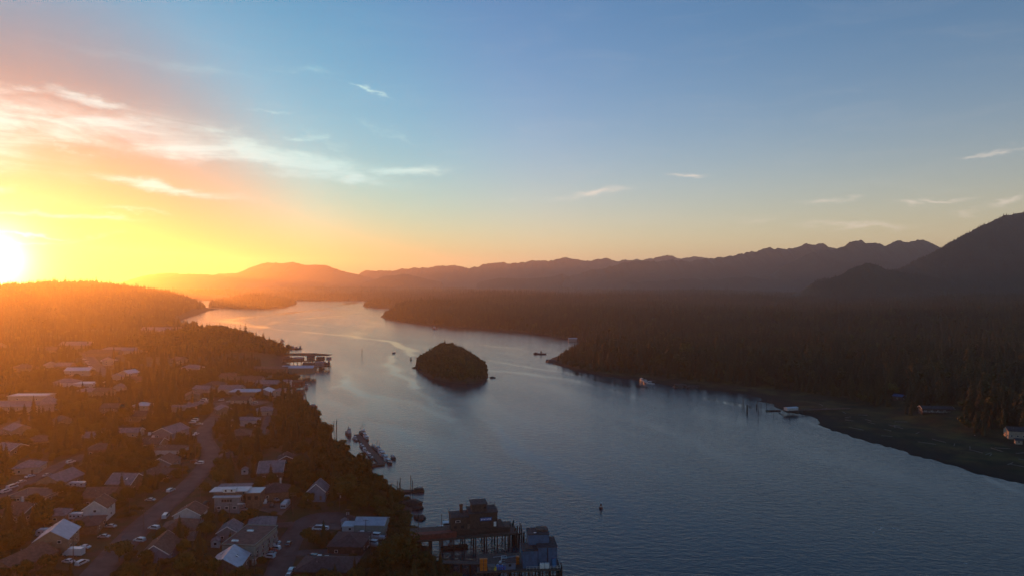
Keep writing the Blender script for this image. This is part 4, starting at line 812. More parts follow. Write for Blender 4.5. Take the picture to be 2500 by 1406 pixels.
# ------------------------------------------------------------------ old ice plant on its pier
def frame(p0, p1, z):
    a = Vector((*on_z(*p0, z), 0)); b = Vector((*on_z(*p1, z), 0)); d = b - a; return a, math.atan2(d.y, d.x), d.length
def braces(t, u0, u1, v, z0, z1, name='cross_brace'):
    b = MB(); b.bar((u0, v, z0), (u1, v, z1), .16); b.bar((u0, v + .2, z1), (u1, v + .2, z0), .16); return b.build(name, M_PILE, t)
def railing(t, pts, h=1.0, m=None, step=2.0, name='railing'):
    b = MB()
    for a, c in zip(pts[:-1], pts[1:]):
        a = Vector(a); c = Vector(c); n = max(1, int((c - a).length / step))
        for k in (h, h * .5): b.bar(a + Vector((0, 0, k)), c + Vector((0, 0, k)), .06)
        for i in range(n + 1): p = a.lerp(c, i / n); b.bar(p, p + Vector((0, 0, h)), .07)
    return b.build(name, m or M_STEEL, t)
def ice_plant():
    o, rz, L = frame((1018, 1319), (1262, 1300), 6.0)
    t = thing('ice_plant', (o.x, o.y, 0), rz, 'dark brown stepped ice plant on a timber pier with a small blue sign', 'wharf building'); D, Bn = WALL['dark'], WALL['brown']
    MB().box((L / 2 - 1, 7.5, 5.7), (L + 2, 15, .6)).build('deck', M_WOOD, t)
    MB().box((8, 2.2, 7.05), (17.5, 3.6, 2.1)).build('conveyor_housing', WALL['red'], t); MB().box((7.5, 6.2, 6.5), (16, 4, 1.0)).build('loading_ramp', M_WOOD, t)
    lo = MB(); 
    for k in range(4): MB().box((28.2, 2.0 - .06 * (k % 2), 6.35 + k * .55), (24, .5, .5)).build('plank_course', D, t)
    MB().box((26.5, 7, 7.2), (23, 9.6, 2.4)).build('base_wall', D, t)
    MB().box((18.4, 6.2, 11.0), (7.6, 8, 5.2)).build('low_block_wall', D, t); MB().box((18.4, 6.2, 13.75), (8.2, 8.6, .3)).build('low_block_roof', ROOF['dark'], t)
    railing(t, [(14.4, 2.2, 13.9), (22.4, 2.2, 13.9)], 1.1, M_RUST); railing(t, [(14.4, 10.2, 13.9), (14.4, 2.2, 13.9)], 1.1, M_RUST)
    MB().cyl((19.6, 7.5, 13.9), (19.6, 7.5, 17.2), .75, .65, 10).build('flue', M_RUST, t); MB().cyl((19.6, 7.5, 17.2), (19.6, 7.5, 17.6), .95, .8, 10).build('flue_cap', M_RUST, t)
    MB().box((28.6, 7, 11.6), (12.2, 9.4, 6.4)).build('main_wall', D, t); MB().box((28.6, 7, 14.95), (12.8, 10, .3)).build('main_roof', ROOF['dark'], t); railing(t, [(30.5, 2.1, 15.1), (34.9, 2.1, 15.1), (34.9, 11.9, 15.1)], 1.1, M_RUST); railing(t, [(22.4, 11.9, 15.1), (34.9, 11.9, 15.1)], 1.1, M_RUST)
    MB().box((27.0, 6.6, 16.6), (6.2, 6.2, 3.2)).build('tower_wall', D, t); MB().box((27.0, 6.6, 18.4), (7.2, 7.2, .4)).build('tower_roof', ROOF['dark'], t)
    put('window', WIN_DARK, t, (29.4, 3.46, 16.8), 0, (1.0, 1, 1.0)); put('window', WIN, t, (17.5, 2.17, 12.0), 0, (2.0, 1, .9)); put('window', WIN_DARK, t, (16.4, 2.17, 9.6), 0, (1.6, 1, 1.4)); put('window', WIN_DARK, t, (19.5, 2.17, 9.6), 0, (1.6, 1, 1.4))
    put('door', DOOR, t, (22.1, 2.1, 9.6), 0, (1, 1, 1)); MB().box((33.6, 2.24, 9.8), (1.1, .1, 2.0)).build('pale_door', M_TRIM, t)
    sg = MB().box((29.6, 2.2, 12.2), (5.0, .16, 1.25)).build('sign', M('blue_sign_paint', (.06, .14, .42), var=.1), t); lt = MB()
    for k, w in enumerate((.5, .35, .5, .2, .45, .4, .5)): lt.box((27.7 + k * .62, 2.1, 12.2 + (.06 if k % 2 else -.03)), (w * .8, .05, .5 + .2 * (k % 3 == 0)))
    lt.build('sign_lettering', M_TRIM, sg)
    for i in range(10):
        u = 1.5 + i * 4.7
        for v in (1.0, 7.5, 14): pile(u, v, -4, 5.4, .3, t)
        if i in (1, 3, 4, 5, 6, 7, 8): braces(t, u - 4.2, u - .5, 1.0, .8, 5.0)
        if i in (1, 5, 6): pile(u - .8, 1.2, -4, 5.4, .28, t)
    MB().box((22, .8, 5.2), (46, .4, .5)).build('cap_beam', M_PILE, t)
    for k, (u, h) in enumerate(((1.5, 13.5), (11.6, 12))): pile(u, 12.5, 6, h, .12, t, name='mast')
    # broken fender piles at the pier head
    for i in range(26):
        u = 40 + rnd.uniform(0, 7.5); v = rnd.uniform(-1.5, 14); pile(u, v, -3.5, rnd.uniform(4, 9.2) - max(0, (u - 44)) * .6, rnd.uniform(.2, .34), t, lean=rnd.uniform(-.5, .5), name='fender_pile')
    keep_box(1140, 1320, 140, 95, 20)
    return t
ice_plant()
# ------------------------------------------------------------------ blue fish plant on its platform
def blue_plant():
    o, rz, L = frame((1168, 1394), (1368, 1388), 5.0); t = thing('fish_plant', (o.x, o.y, 0), rz, 'blue corrugated sheet fish plant standing on a pile platform', 'wharf building')
    MB().box((L / 2, 8, 4.75), (L + 1, 17, .5)).build('platform', M_WOOD, t)
    def blk(u0, u1, v0, v1, z0, z1, pan, hatch=None):
        MB().box(((u0 + u1) / 2, (v0 + v1) / 2, (z0 + z1) / 2), (u1 - u0, v1 - v0, z1 - z0)).build('wall', M_BLUEP, t)
        r = MB().box(((u0 + u1) / 2, (v0 + v1) / 2, z1 + .12), (u1 - u0 + .5, v1 - v0 + .5, .24)).build('roof', ROOF['dark'], t)
        n = max(1, int((u1 - u0) / pan)); w = (u1 - u0) / n
        for i in range(n): MB().box((u0 + (i + .5) * w, v0 - .06, (z0 + z1) / 2), (w - .14, .12, z1 - z0 - .1)).build('sheet_panel', M_BLUEP, t)
        m = max(1, int((v1 - v0) / pan)); w2 = (v1 - v0) / m
        for i in range(m): MB().box((u1 + .06, v0 + (i + .5) * w2, (z0 + z1) / 2), (.12, w2 - .14, z1 - z0 - .1)).build('sheet_panel', M_BLUEP, t)
        return r
    blk(17.0, 22.6, 1.5, 9, 5, 11.6, 1.4); r1 = blk(22.75, 30.2, 2.6, 13, 5, 12.4, 1.85); r2 = blk(19.5, 27.6, 6.5, 13.5, 11.9, 15.9, 2.0)
    MB().box((25.2, 11, 16.5), (4.2, 4, .7)).build('roof_hatch', ROOF['brown'], r2); MB().box((22.3, 8, 16.15), (1.0, .6, .2)).build('vent', M_TRIM, r2); MB().box((19.5, 4.5, 11.95), (3, 3, .3)).build('roof_hatch', ROOF['brown'], r1)
    for (u, w) in ((22.68, .5), (26.6, .16)): MB().box((u, 2.35, 8.6), (w, .5, 7.2)).build('drain_pipe', M_PILE, t)
    for u in (24.3, 26.2): MB().box((u, 1.2, 6.0), (1.7, 1.0, 1.9)).build('control_cabinet', M_TRIM, t)
    MB().box((29.0, 2.2, 6.6), (1.3, .7, 3.1)).build('door_leaf', M('bright_blue_paint', (.03, .16, .36), var=.1), t); railing(t, [(18.2, .3, 5), (L + .2, .3, 5)], 1.1, M_TRIM, 1.3); railing(t, [(L + .2, .3, 5), (L + .2, 15, 5)], 1.1, M_TRIM, 1.5)
    MB().box((12.3, 2.6, 6.3), (3.8, 3.4, 2.6)).build('lean_to', WALL['blue'], t); MB().box((12.3, 2.6, 7.7), (4.3, 4.0, .2)).build('lean_to_roof', ROOF['dark'], t); put('window', WIN_DARK, t, (12.0, .87, 6.6), 0, (1.0, 1, .9))
    for i in range(24):
        for v in (0.2, 8, 15.5):
            if v == .2 or i % 3 == 0: pile(.3 + i * (L - .4) / 23, v + rnd.uniform(-.15, .15), -4, 4.5, rnd.uniform(.2, .3), t)
    for i in range(6): pile(L + .7, 1 + i * 2.4, -4, rnd.uniform(4.2, 6.2), .28, t, name='fender_pile')
    M_ = t.matrix_basis
    def W_(u, v, z): q = Matrix.Rotation(rz, 4, 'Z') @ Vector((u, v, z)); return (o.x + q.x, o.y + q.y, z)
    # stacked totes and drums standing on the platform, each its own thing
    def tote(u, v, k, m, lab, grp=None, s=1.0):
        b = MB(); b.box((0, 0, .72 * s), (1.25 * s, 1.1 * s, 1.36 * s)); b.box((0, 0, 1.4 * s), (1.4 * s, 1.25 * s, .14)); q = tag(b.build('fish_tote', m, None, W_(u, v, 5.0 + k * 1.5 * s), rz + rnd.uniform(-.1, .1)), lab, 'crate', grp)
    for k in range(3):
        for i in range(2): tote(1.2 + i * 1.5, .9, k, M_ORNG, 'orange plastic tote in the tall stack at the platform corner', 'orange totes in the corner stack')
    for k in range(2): tote(15.3, 5.8, k, M_ORNG, 'orange plastic tote in the pair against the blue wall', 'orange totes against the blue wall')
    for i in range(4): tote(4.3 + (i % 2) * 1.45, 1.0 + (i // 2) * 1.5, 0, M('grey_green_plastic', (.12, .14, .14), var=.15), 'grey plastic tote beside the orange stack', 'grey totes beside the orange stack')
    for i in range(7):
        b = MB(); b.cyl((0, 0, 0), (0, 0, 1.1), .42, .42, 10); b.cyl((0, 0, 1.1), (0, 0, 1.18), .44, .44, 10); tag(b.build('drum', M_BLUED, None, W_(7.2 + (i % 4) * .95, 1.2 + (i // 4) * 1.1, 5.0), 0), 'blue plastic drum in the row on the platform', 'drum', 'blue drums on the platform')
    for i in range(4):
        b = MB(); b.loft([[(math.cos(a) * r, math.sin(a) * r, z) for a in np.linspace(0, 5.5, 8)] for r, z in ((.5, 0), (.65, .35), (.6, .8), (.3, 1.1))]); tag(b.build('bulk_bag', M_HULLW, None, W_(7.5 + i * 1.0, 3.6 + (i % 2) * .4, 5.0 + (1.1 if i == 1 else 0)), 0, True), 'white bulk bag piled behind the blue drums', 'sack', 'white bags behind the drums')
    tag(MB().box((0, 0, .55), (.9, .9, 1.1)).cyl((0, 0, 1.1), (0, 0, 1.5), .3, .2, 8).build('yellow_bin', M('yellow_plastic', (.5, .38, .05), var=.1), None, W_(6.4, .8, 5), rz), 'yellow bin among the blue drums', 'bin')
    cg = thing('wire_cage', W_(10.2, 8.2, 5), rz, 'pale wire cage container behind the drums', 'cage'); b = MB()
    for q in (-1, 1):
        for r_ in (-1, 1): b.bar((q, r_, 0), (q, r_, 2), .1)
        for z in (.05, 1, 2): b.bar((q, -1, z), (q, 1, z), .08); b.bar((-1, q, z), (1, q, z), .08)
    b.build('mesh_frame', M_TRIM, cg); MB().box((0, 0, .1), (1.9, 1.9, .1)).build('floor', M_WOOD, cg)
    keep_box(1270, 1392, 110, 90, 30)
    # long pipes and timbers lying on the platform
    for (u, v, ln) in ((12, 11.5, 6), (12.8, 12.4, 7), (8.6, 12.8, 5)): tag(MB().cyl((-ln / 2, 0, .2), (ln / 2, 0, .2), .18, .18, 8).build('pipe', M_STEEL, None, W_(u, v, 5.0), rz + .2), 'pale steel pipe lying behind the stacked gear', 'pipe', 'pipes lying on the platform')
    p2, r2_, l2 = frame((1078, 1372), (1172, 1375), 6.0); tr = thing('trestle', (p2.x, p2.y, 0), r2_, 'wooden trestle walkway leading from the shore to the blue plant', 'walkway')
    MB().box((l2 / 2, 1.4, 5.6), (l2 + 2, 3.0, .3)).build('deck', M_WOOD, tr); railing(tr, [(0, 2.9, 5.75), (l2, 2.9, 5.75)], 1.0, M_WOOD); MB().box((l2 / 2, -.2, 5.75), (l2 + 2, .25, .3)).build('edge_beam', M_WOOD, tr)
    for i in range(5):
        for v in (0, 2.8): pile(.5 + i * l2 / 4.3, v, -4, 5.4, .26, tr)
        if i: braces(tr, .5 + (i - 1) * l2 / 4.3, .5 + i * l2 / 4.3, 0, .5, 5.0)
    keep_box(1125, 1376, 55, 16, 25)
blue_plant()
def float_dock(p0, p1, w, label, z=.45, name='floating_dock', m=None):
    o, rz, L = frame(p0, p1, z); t = thing(name, (o.x, o.y, 0), rz, label, 'dock'); n = max(1, int(L / 6))
    for i in range(n): MB().box(((i + .5) * L / n, 0, z), (L / n - .15, w, .5)).build('deck_section', m or M_WOOD, t)
    for s in (-1, 1): MB().box((L / 2, s * (w / 2 + .05), z + .3), (L, .16, .16)).build('rub_rail', M_PILE, t)
    return t, o, rz, L
float_dock((1078, 1337), (1142, 1331), 2.4, 'pale low float moored under the ice plant pier')
# small loading boat moored behind the ice plant is added with the boats

# ------------------------------------------------------------------ second pier: trestle, gangway and float
o, rz, L = frame((916, 1186), (957, 1183), 4.5); t = thing('shore_trestle', (o.x, o.y, 0), rz, 'short plank trestle with a rail running out from the shore trees', 'walkway'); MB().box((L / 2, 0, 4.4), (L, 2, .3)).build('deck', M_WOOD, t); railing(t, [(0, -.95, 4.55), (L, -.95, 4.55)], 1.0, M_WOOD); railing(t, [(0, .95, 4.55), (L, .95, 4.55)], 1.0, M_WOOD)
for u in (L * .45, L * .97):
    for v in (-.8, .8): pile(u, v, -4, 4.2, .25, t)
def gangway(p0, z0, p1, z1, label, w=1.4):
    a = Vector((*on_z(*p0, z0), z0)); b = Vector((*on_z(*p1, z1), z1)); d = b - a; t = thing('gangway', tuple(a), math.atan2(d.y, d.x), label, 'gangway'); L = math.hypot(d.x, d.y)
    MB().bar((0, 0, 0), (L, 0, d.z), w, .15).build('ramp', M_WOOD, t)
    for s in (-1, 1):
        b = MB(); b.bar((0, s * w / 2, 1), (L, s * w / 2, d.z + 1), .07)
        for i in range(7): f = i / 6; b.bar((L * f, s * w / 2, d.z * f), (L * f, s * w / 2, d.z * f + 1), .07)
        b.build('handrail', M_STEEL, t)
gangway((957, 1182), 4.6, (975, 1196), .8, 'thin gangway sloping down to the float by the rock point')
fd, o, rz, L = float_dock((972, 1200), (1036, 1196), 3.2, 'float with tall mooring piles off the rock point'); railing(fd, [(0, 1.5, .7), (L * .6, 1.5, .7)], .9, M_WOOD); MB().box((L * .78, .3, 1.25), (5, 2.2, 1.1)).build('gear_stack', M_WOOD, fd); MB().bar((L * .62, 0, .8), (L * .8, .4, 3.2), .16).build('derrick_boom', M_WOOD, fd)
def lone_piles(lst, label, group, hf=0.0):
    for (px, py, h, r) in lst: x, y = on_z(px, py, 0); pile(x, y, -4, h, r, None, label, group, lean=rnd.uniform(-.25, .25), name='mooring_pile')
lone_piles([(970, 1208, 7.6, .2), (975, 1205, 6.4, .22), (978, 1200, 8.0, .18), (1003, 1202, 9.6, .2), (1008, 1206, 7.6, .22)], 'tall mooring pile beside the float off the rock point', 'mooring piles by the rock point float')
lone_piles([(816, 1066, 12, .2), (821, 1082, 16, .2), (810, 1075, 9, .18), (846, 1105, 9, .18), (822, 1050, 9, .16)], 'tall thin pile standing in the water below the cliff', 'tall piles below the cliff')
# ------------------------------------------------------------------ marina float with its approach trestle
o, rz, L = frame((812, 1121), (880, 1119), 5.5); t = thing('marina_trestle', (o.x, o.y, 0), rz, 'high railed trestle from the cliff to the boat float', 'walkway'); MB().box((L / 2 + 2, 0, 5.4), (L + 4, 2.2, .3)).build('deck', M_WOOD, t); railing(t, [(0, -1, 5.55), (L + 4, -1, 5.55)], 1.0, M_WOOD); railing(t, [(0, 1, 5.55), (L + 4, 1, 5.55)], 1.0, M_WOOD)
for i in range(4):
    for v in (-.9, .9): pile(2 + i * L / 3.2, v, -4, 5.2, .26, t)
    if i in (1, 2): braces(t, 2 + (i - .15) * L / 3.2, 2 + (i + .15) * L / 3.2, -.9, .5, 5.0)
gangway((884, 1121), 5.6, (918, 1131), .8, 'long gangway from the high trestle down to the boat float')
float_dock((871, 1060), (932, 1131), 4.2, 'long narrow float lined with moored boats'); float_dock((905, 1136), (938, 1132), 3.5, 'short cross float at the foot of the long gangway')
# ------------------------------------------------------------------ far shore: jetty with white shed, loose piles, houses
o, rz, L = frame((1922, 1001), (2075, 996), 3.0); t = thing('shore_jetty', (o.x, o.y, 0), rz, 'long low jetty on many piles carrying a pale shed across the channel', 'jetty'); MB().box((L / 2, 0, 2.9), (L, 2.2, .3)).build('deck', M_WOOD, t); MB().box((4, 1, 2.88), (12, 7, .3)).build('head_deck', M_WOOD, t); railing(t, [(10, -1, 3), (L, -1, 3)], .9, M_WOOD, 3)
for i in range(14):
    for v in (-1, 1): pile(1 + i * L / 14, v, -3, 2.8, .2, t)
hs = house(1936, 1000, 4.5, 11, 1.9, rm='white', wm='white', label='small white boat shed on the head of the far jetty', rot=90, pitch=.25, name='boat_shed', cat='shed', loc=(o.x + 4 * math.cos(rz), o.y + 4 * math.sin(rz) + 1, 3.05), win=3, eave=.2, trim=False, base=.1)
gangway((1918, 1000), 3.0, (1900, 1003), .7, 'ramp from the far jetty down to its float'); float_dock((1870, 1002), (1905, 1001), 2.6, 'small float at the end of the far jetty')
lone_piles([(1812, 998, 6, .2), (1815, 992, 7, .18), (1817, 1000, 5, .18), (1824, 1006, 6.5, .65), (1847, 996, 4, .5), (1850, 990, 6, .2), (1853, 1003, 5.5, .2), (1851, 1018, 6.5, .2), (1858, 1000, 6, .2), (1889, 1013, 6.5, .18), (1928, 1019, 6.5, .18), (1871, 995, 8, .2), (1885, 992, 7, .2)], 'old pile standing in the shallows off the far jetty', 'old piles off the far jetty')
house(2478, 1066, 9, 11, 5.0, rm='dark', wm='cream', label='two storey cream house catching the last orange sun on the far shore', hf=main_z, rot=58, pitch=.5, win=3, trim=False); house(2486, 1082, 3.5, 4, 2.6, rm='dark', wm='cream', label='little cream outhouse in front of the sunlit far shore house', hf=main_z, rot=50, name='outhouse', cat='shed', win=1, trim=False)
lh = house(2285, 1005, 8, 24, 3.2, rm='dark', wm='dark', label='long dark lodge with pale windows and deck at the edge of the far forest', hf=main_z, rot=66, pitch=.4, name='lodge', cat='lodge', win=5); MB().box((-5.5, 0, .6), (3, 26, .25)).build('deck', M_WOOD, lh); railing(lh, [(-6.9, -13, .7), (-6.9, 13, .7)], 1.0, M_TRIM, 2.5)
house(2195, 975, 7, 8, 3.4, rm='blue', wm='dark', label='hut under a bright blue tarpaulin roof in the far forest edge', hf=main_z, rot=20, pitch=.4, name='hut', cat='hut', win=1, trim=False)
for h_ in (lh,): pass
# white boathouse and piles behind the dark headland
x, y = on_z(1398, 829, 3); bh = house(1396, 831, 8, 16, 2.8, rm='metal', wm='cream', label='white boathouse peeping out behind the dark headland', rot=74, pitch=.3, name='boathouse', cat='boathouse', loc=(x, y, 2.5), win=2, trim=False)
lone_piles([(1337 + i * 3.2, 830 + (i % 3) * 2, 5 + i % 3, .4) for i in range(9)], 'old pile off the white boathouse', 'old piles off the white boathouse')
# ------------------------------------------------------------------ harbour wharves and fish sheds
def wharf(p0, p1, depth, z, label, n, name='wharf'):
    o, rz, L = frame(p0, p1, z); t = thing(name, (o.x, o.y, 0), rz, label, 'wharf'); MB().box((L / 2, depth / 2, z - .2), (L, depth, .5)).build('deck', M_WOOD, t)
    for i in range(n):
        for v in (.3, depth - .3): pile(.5 + i * (L - 1) / (n - 1), v, -4, z - .4, .3, t)
    return o, rz, L
def on_wharf(fr, u, v, z): o, rz, L = fr; return (o.x + u * math.cos(rz) - v * math.sin(rz), o.y + u * math.sin(rz) + v * math.cos(rz), z)
w1 = wharf((655, 915), (755, 912), 22, 4.5, 'broad timber wharf under the long white roofed fish shed', 14); w2 = wharf((735, 897), (806, 894), 16, 4, 'outer wharf on thin piles with low sheds by the breakwater', 10); w3 = wharf((695, 948), (742, 944), 16, 3.5, 'small wharf with a barn red store', 7)
for fr, u, v, w, l, h, rm, wm, lb in ((w1, 33, 11, 14, 38, 6.5, 'metal', 'tan', 'long fish shed with shining white roof ridge on the broad wharf'), (w1, 2, 14, 14, 40, 6, 'brown', 'brown', 'long brown roofed cannery behind the fish shed'), (w2, 10, 8, 9, 14, 4, 'brown', 'brown', 'brown store at the inner end of the outer wharf'), (w2, 24, 9, 8, 12, 4.5, 'lilac', 'grey', 'grey store in the middle of the outer wharf'), (w2, 32, 6, 7, 7, 3.2, 'dark', 'dark', 'dark hut at the outer end of the outer wharf'), (w3, 16, 8, 9, 12, 5, 'red', 'red', 'barn red store on the small wharf'), (w3, 4, 8, 8, 10, 6.5, 'lilac', 'white', 'white panelled building catching the light by the small wharf')):
    house(0, 0, w, l, h, rm=rm, wm=wm, label=lb, rot=74, pitch=.3, loc=on_wharf(fr, u, v, fr[0].z + (4.55 if fr is w1 else 4.05 if fr is w2 else 3.55)), name='fish_shed' if 'fish' in lb else 'store', cat='shed', trim=False, eave=.2, base=.1)
w4 = wharf((688, 884), (792, 880), 12, 3.8, 'long dark wharf crowded with small stores inside the breakwater', 12); w5 = wharf((716, 966), (748, 962), 9, 3.0, 'little wharf between the red store and the harbour trees', 5)
for fr, u, v, w, l, h, rm, wm, lb in ((w4, 8, 6, 8, 11, 4.5, 'dark', 'dark', 'dark store at the landward end of the long crowded wharf'), (w4, 22, 6, 8, 13, 4, 'lilac', 'brown', 'brown store with pale roof on the long crowded wharf'), (w4, 38, 6, 7, 9, 5.5, 'dark', 'brown', 'tall dark store in the middle of the long crowded wharf'), (w4, 51, 6, 7, 10, 3.6, 'brown', 'dark', 'low store towards the end of the long crowded wharf'), (w4, 62, 5, 5, 6, 3.0, 'grey', 'grey', 'grey hut on the tip of the long crowded wharf'), (w5, 9, 5, 6, 8, 3.4, 'brown', 'brown', 'brown hut on the little wharf by the harbour trees')):
    house(0, 0, w, l, h, rm=rm, wm=wm, label=lb, rot=74, pitch=.35, loc=on_wharf(fr, u, v, 3.85 if fr is w4 else 3.05), name='store', cat='shed', trim=False, eave=.2, base=.1)
keep_box(700, 915, 60, 40); keep_box(770, 897, 45, 30); keep_box(718, 948, 30, 25)
fl2 = float_dock((742, 985), (772, 994), 2.6, 'bent float reaching out below the harbour trees'); float_dock((727, 975), (750, 979), 2.4, 'inner float below the harbour trees'); float_dock((690, 852), (738, 851), 3, 'float where the fishing boats lie beyond the breakwater')
# navigation marks
def buoy(px, py, label, s=1.0, m=None):
    x, y = on_z(px, py, 0); t = thing('navigation_buoy', (x, y, 0), 0, label, 'buoy'); m = m or M_HULLR
    MB().cyl((0, 0, -.6 * s), (0, 0, .9 * s), 1.2 * s, 1.2 * s, 14).build('float', m, t); b = MB()
    for a in range(4): b.bar((math.cos(a * 1.571) * .9 * s, math.sin(a * 1.571) * .9 * s, .9 * s), (math.cos(a * 1.571) * .25 * s, math.sin(a * 1.571) * .25 * s, 3.4 * s), .12 * s)
    b.build('tower', m, t); MB().cyl((0, 0, 3.4 * s), (0, 0, 4.2 * s), .45 * s, .3 * s, 10).build('lantern', M_TRIM, t); MB().box((0, 0, 2.4 * s), (1.0 * s, 1.0 * s, .9 * s)).build('daymark', m, t)
buoy(1467, 1240, 'red navigation buoy alone in the near channel', .75); buoy(1003, 878, 'dark channel marker close to the wooded islet', 1.2, M_HULLD)
x, y = on_z(884, 866, 0); t = thing('beacon_post', (x, y, 0), 0, 'slender beacon post standing in mid channel off the harbour', 'beacon'); MB().cyl((0, 0, -4), (0, 0, 8), .35, .3, 8).build('post', M_PILE, t); MB().box((0, 0, 8.6), (1.2, .3, 1.2)).build('daymark', M_HULLR, t)

# drift logs stranded along the far tidal shore
qd = random.Random(3); lg = MB(); lg.cyl((-1, 0, 0), (1, 0, 0), .06, .045, 7); LOGM = lg.mesh('drift_log', M('silvered_driftwood', (.16, .14, .12), var=.25))
for i in range(30):
    f_ = qd.random(); pa, pb = ((2480, 1150), (1990, 1018)); px = pa[0] + (pb[0] - pa[0]) * f_ + qd.uniform(-30, 60); py = pa[1] + (pb[1] - pa[1]) * f_ - qd.uniform(4, 34)
    x, y = on_z(px, py, 1.0); zz = main_z(x, y)
    if zz > .15: o = put('drift_log', LOGM, None, (x, y, zz + .12), qd.uniform(0, 3.1), (qd.uniform(2.5, 6), 5, 5)); tag(o, 'bleached drift log stranded on the far tidal flat', 'log', 'drift logs on the far tidal flat')

# ------------------------------------------------------------------ boats
def hull_mb(L, B, H, sheer=.35, draft=.5, n=7):
    b = MB(); rings = []
    for i in range(n):
        f = i / (n - 1); y = -L / 2 + L * f; w = B / 2 * (.82 + .18 * math.sin(min(1, f * 1.6) * 1.57)) * (1 - max(0, (f - .5) / .5) ** 2.2 * .97); zt = H + sheer * (abs(f - .35) ** 1.5) * 1.6
        rings.append([(-w, y, zt), (-w * .9, y, .1), (-w * .35, y, -draft * (1 - .6 * max(0, f - .7))), (w * .35, y, -draft * (1 - .6 * max(0, f - .7))), (w * .9, y, .1), (w, y, zt)])
    b.loft(rings); return b
_bm = {}
def boat(px, py, kind, ang, label, hull='white', s=1.0, group=None, cat='boat', z=0.0, pos=None):
    x, y = on_z(px, py, 0) if pos is None else pos
    t = thing({'skiff': 'skiff', 'cruiser': 'cabin_boat', 'troller': 'fishing_boat', 'sail': 'sailboat', 'tug': 'tugboat'}[kind], (x, y, z), R(ang), label, cat, group); t.scale = (s, s, s); hm = {'white': M_HULLW, 'dark': M_HULLD, 'grey': M_HULLG, 'red': M_HULLR}[hull]
    def part(nm, fn, m):
        k = (kind, nm, m.name)
        if k not in _bm: _bm[k] = fn().mesh(nm, m)
        return put(nm, _bm[k], t)
    if kind == 'skiff':
        part('hull', lambda: hull_mb(5.2, 1.9, .65), hm); part('thwart', lambda: MB().box((0, -.6, .7), (1.6, .35, .08)).box((0, .8, .7), (1.4, .35, .08)), M_WOOD); part('outboard', lambda: MB().box((0, -2.75, .95), (.4, .35, .6)).box((0, -2.75, .3), (.12, .2, 1.0)), M_HULLD); part('console', lambda: MB().box((0, .1, 1.0), (.8, .5, .8)), M_TRIM)
    elif kind == 'cruiser':
        part('hull', lambda: hull_mb(8.4, 2.9, 1.05), hm); c = part('cabin', lambda: MB().box((0, .7, 1.75), (2.1, 3.4, 1.4), taper=.84), M_HULLW); part('cabin_windows', lambda: MB().box((0, .7, 1.95), (2.02, 3.32, .5), taper=.96), M_GLASS); part('cabin_roof', lambda: MB().box((0, .6, 2.5), (2.2, 3.8, .12)), M_TRIM); part('mast', lambda: MB().cyl((0, .2, 2.5), (0, .1, 4.6), .05, .03, 6), M_STEEL); part('outboard', lambda: MB().box((0, -4.3, 1.1), (.5, .4, .8)), M_HULLD)
    elif kind == 'troller':
        part('hull', lambda: hull_mb(12.5, 3.9, 1.35, .8, .9), hm); part('wheelhouse', lambda: MB().box((0, 1.7, 2.6), (2.4, 3.2, 2.2), taper=.92), M_HULLW); part('wheelhouse_windows', lambda: MB().box((0, 1.7, 3.05), (2.36, 3.1, .6)), M_GLASS); part('wheelhouse_roof', lambda: MB().box((0, 1.6, 3.78), (2.8, 3.8, .14)), M_TRIM)
        part('mast', lambda: MB().cyl((0, -.3, 1.2), (0, -.3, 11), .12, .06, 6).bar((0, -.3, 8.4), (0, -5, 3.6), .12), M_WOOD); part('trolling_pole', lambda: MB().cyl((1.6, -.2, 1.5), (2.6, -.6, 12.5), .07, .04, 6), M_WOOD); part('trolling_pole', lambda: MB(), M_STEEL) if False else put('trolling_pole', _bm[(kind, 'trolling_pole', M_WOOD.name)], t, scale=(-1, 1, 1)); part('gallows', lambda: MB().bar((-1.6, -4.5, 1.3), (-1.6, -4.5, 3.2), .14).bar((1.6, -4.5, 1.3), (1.6, -4.5, 3.2), .14).bar((-1.6, -4.5, 3.2), (1.6, -4.5, 3.2), .14), M_STEEL); part('hatch', lambda: MB().box((0, -2.6, 1.65), (1.8, 1.6, .6)), M_HULLG)
    elif kind == 'sail':
        part('hull', lambda: hull_mb(9.5, 2.9, 1.0, .4, .8), hm); part('coachroof', lambda: MB().box((0, .8, 1.3), (1.7, 3.6, .6), taper=.8), M_HULLW); part('mast', lambda: MB().cyl((0, 1.0, 1.2), (0, .9, 13), .09, .06, 6), M_STEEL); part('boom', lambda: MB().cyl((0, .9, 2.5), (0, -3.2, 2.4), .13, .1, 6), M_HULLG)
    else:
        part('hull', lambda: hull_mb(14, 5, 1.6, 1.0, 1.2), hm); part('deckhouse', lambda: MB().box((0, 1.0, 3.0), (3.2, 4.6, 2.8), taper=.94), M_HULLW); part('bridge', lambda: MB().box((0, 1.9, 5.4), (2.6, 2.6, 2.0), taper=.92), M_HULLW); part('bridge_windows', lambda: MB().box((0, 1.9, 5.7), (2.56, 2.56, .7)), M_GLASS); part('funnel', lambda: MB().cyl((0, -.9, 4.4), (0, -1.1, 7), .45, .4, 10), M_HULLR); part('mast', lambda: MB().cyl((0, 1.5, 6.4), (0, 1.3, 11), .1, .05, 6), M_STEEL); part('tow_bitts', lambda: MB().box((0, -4, 2.2), (1.4, .3, 1.0)), M_HULLD)
    return t
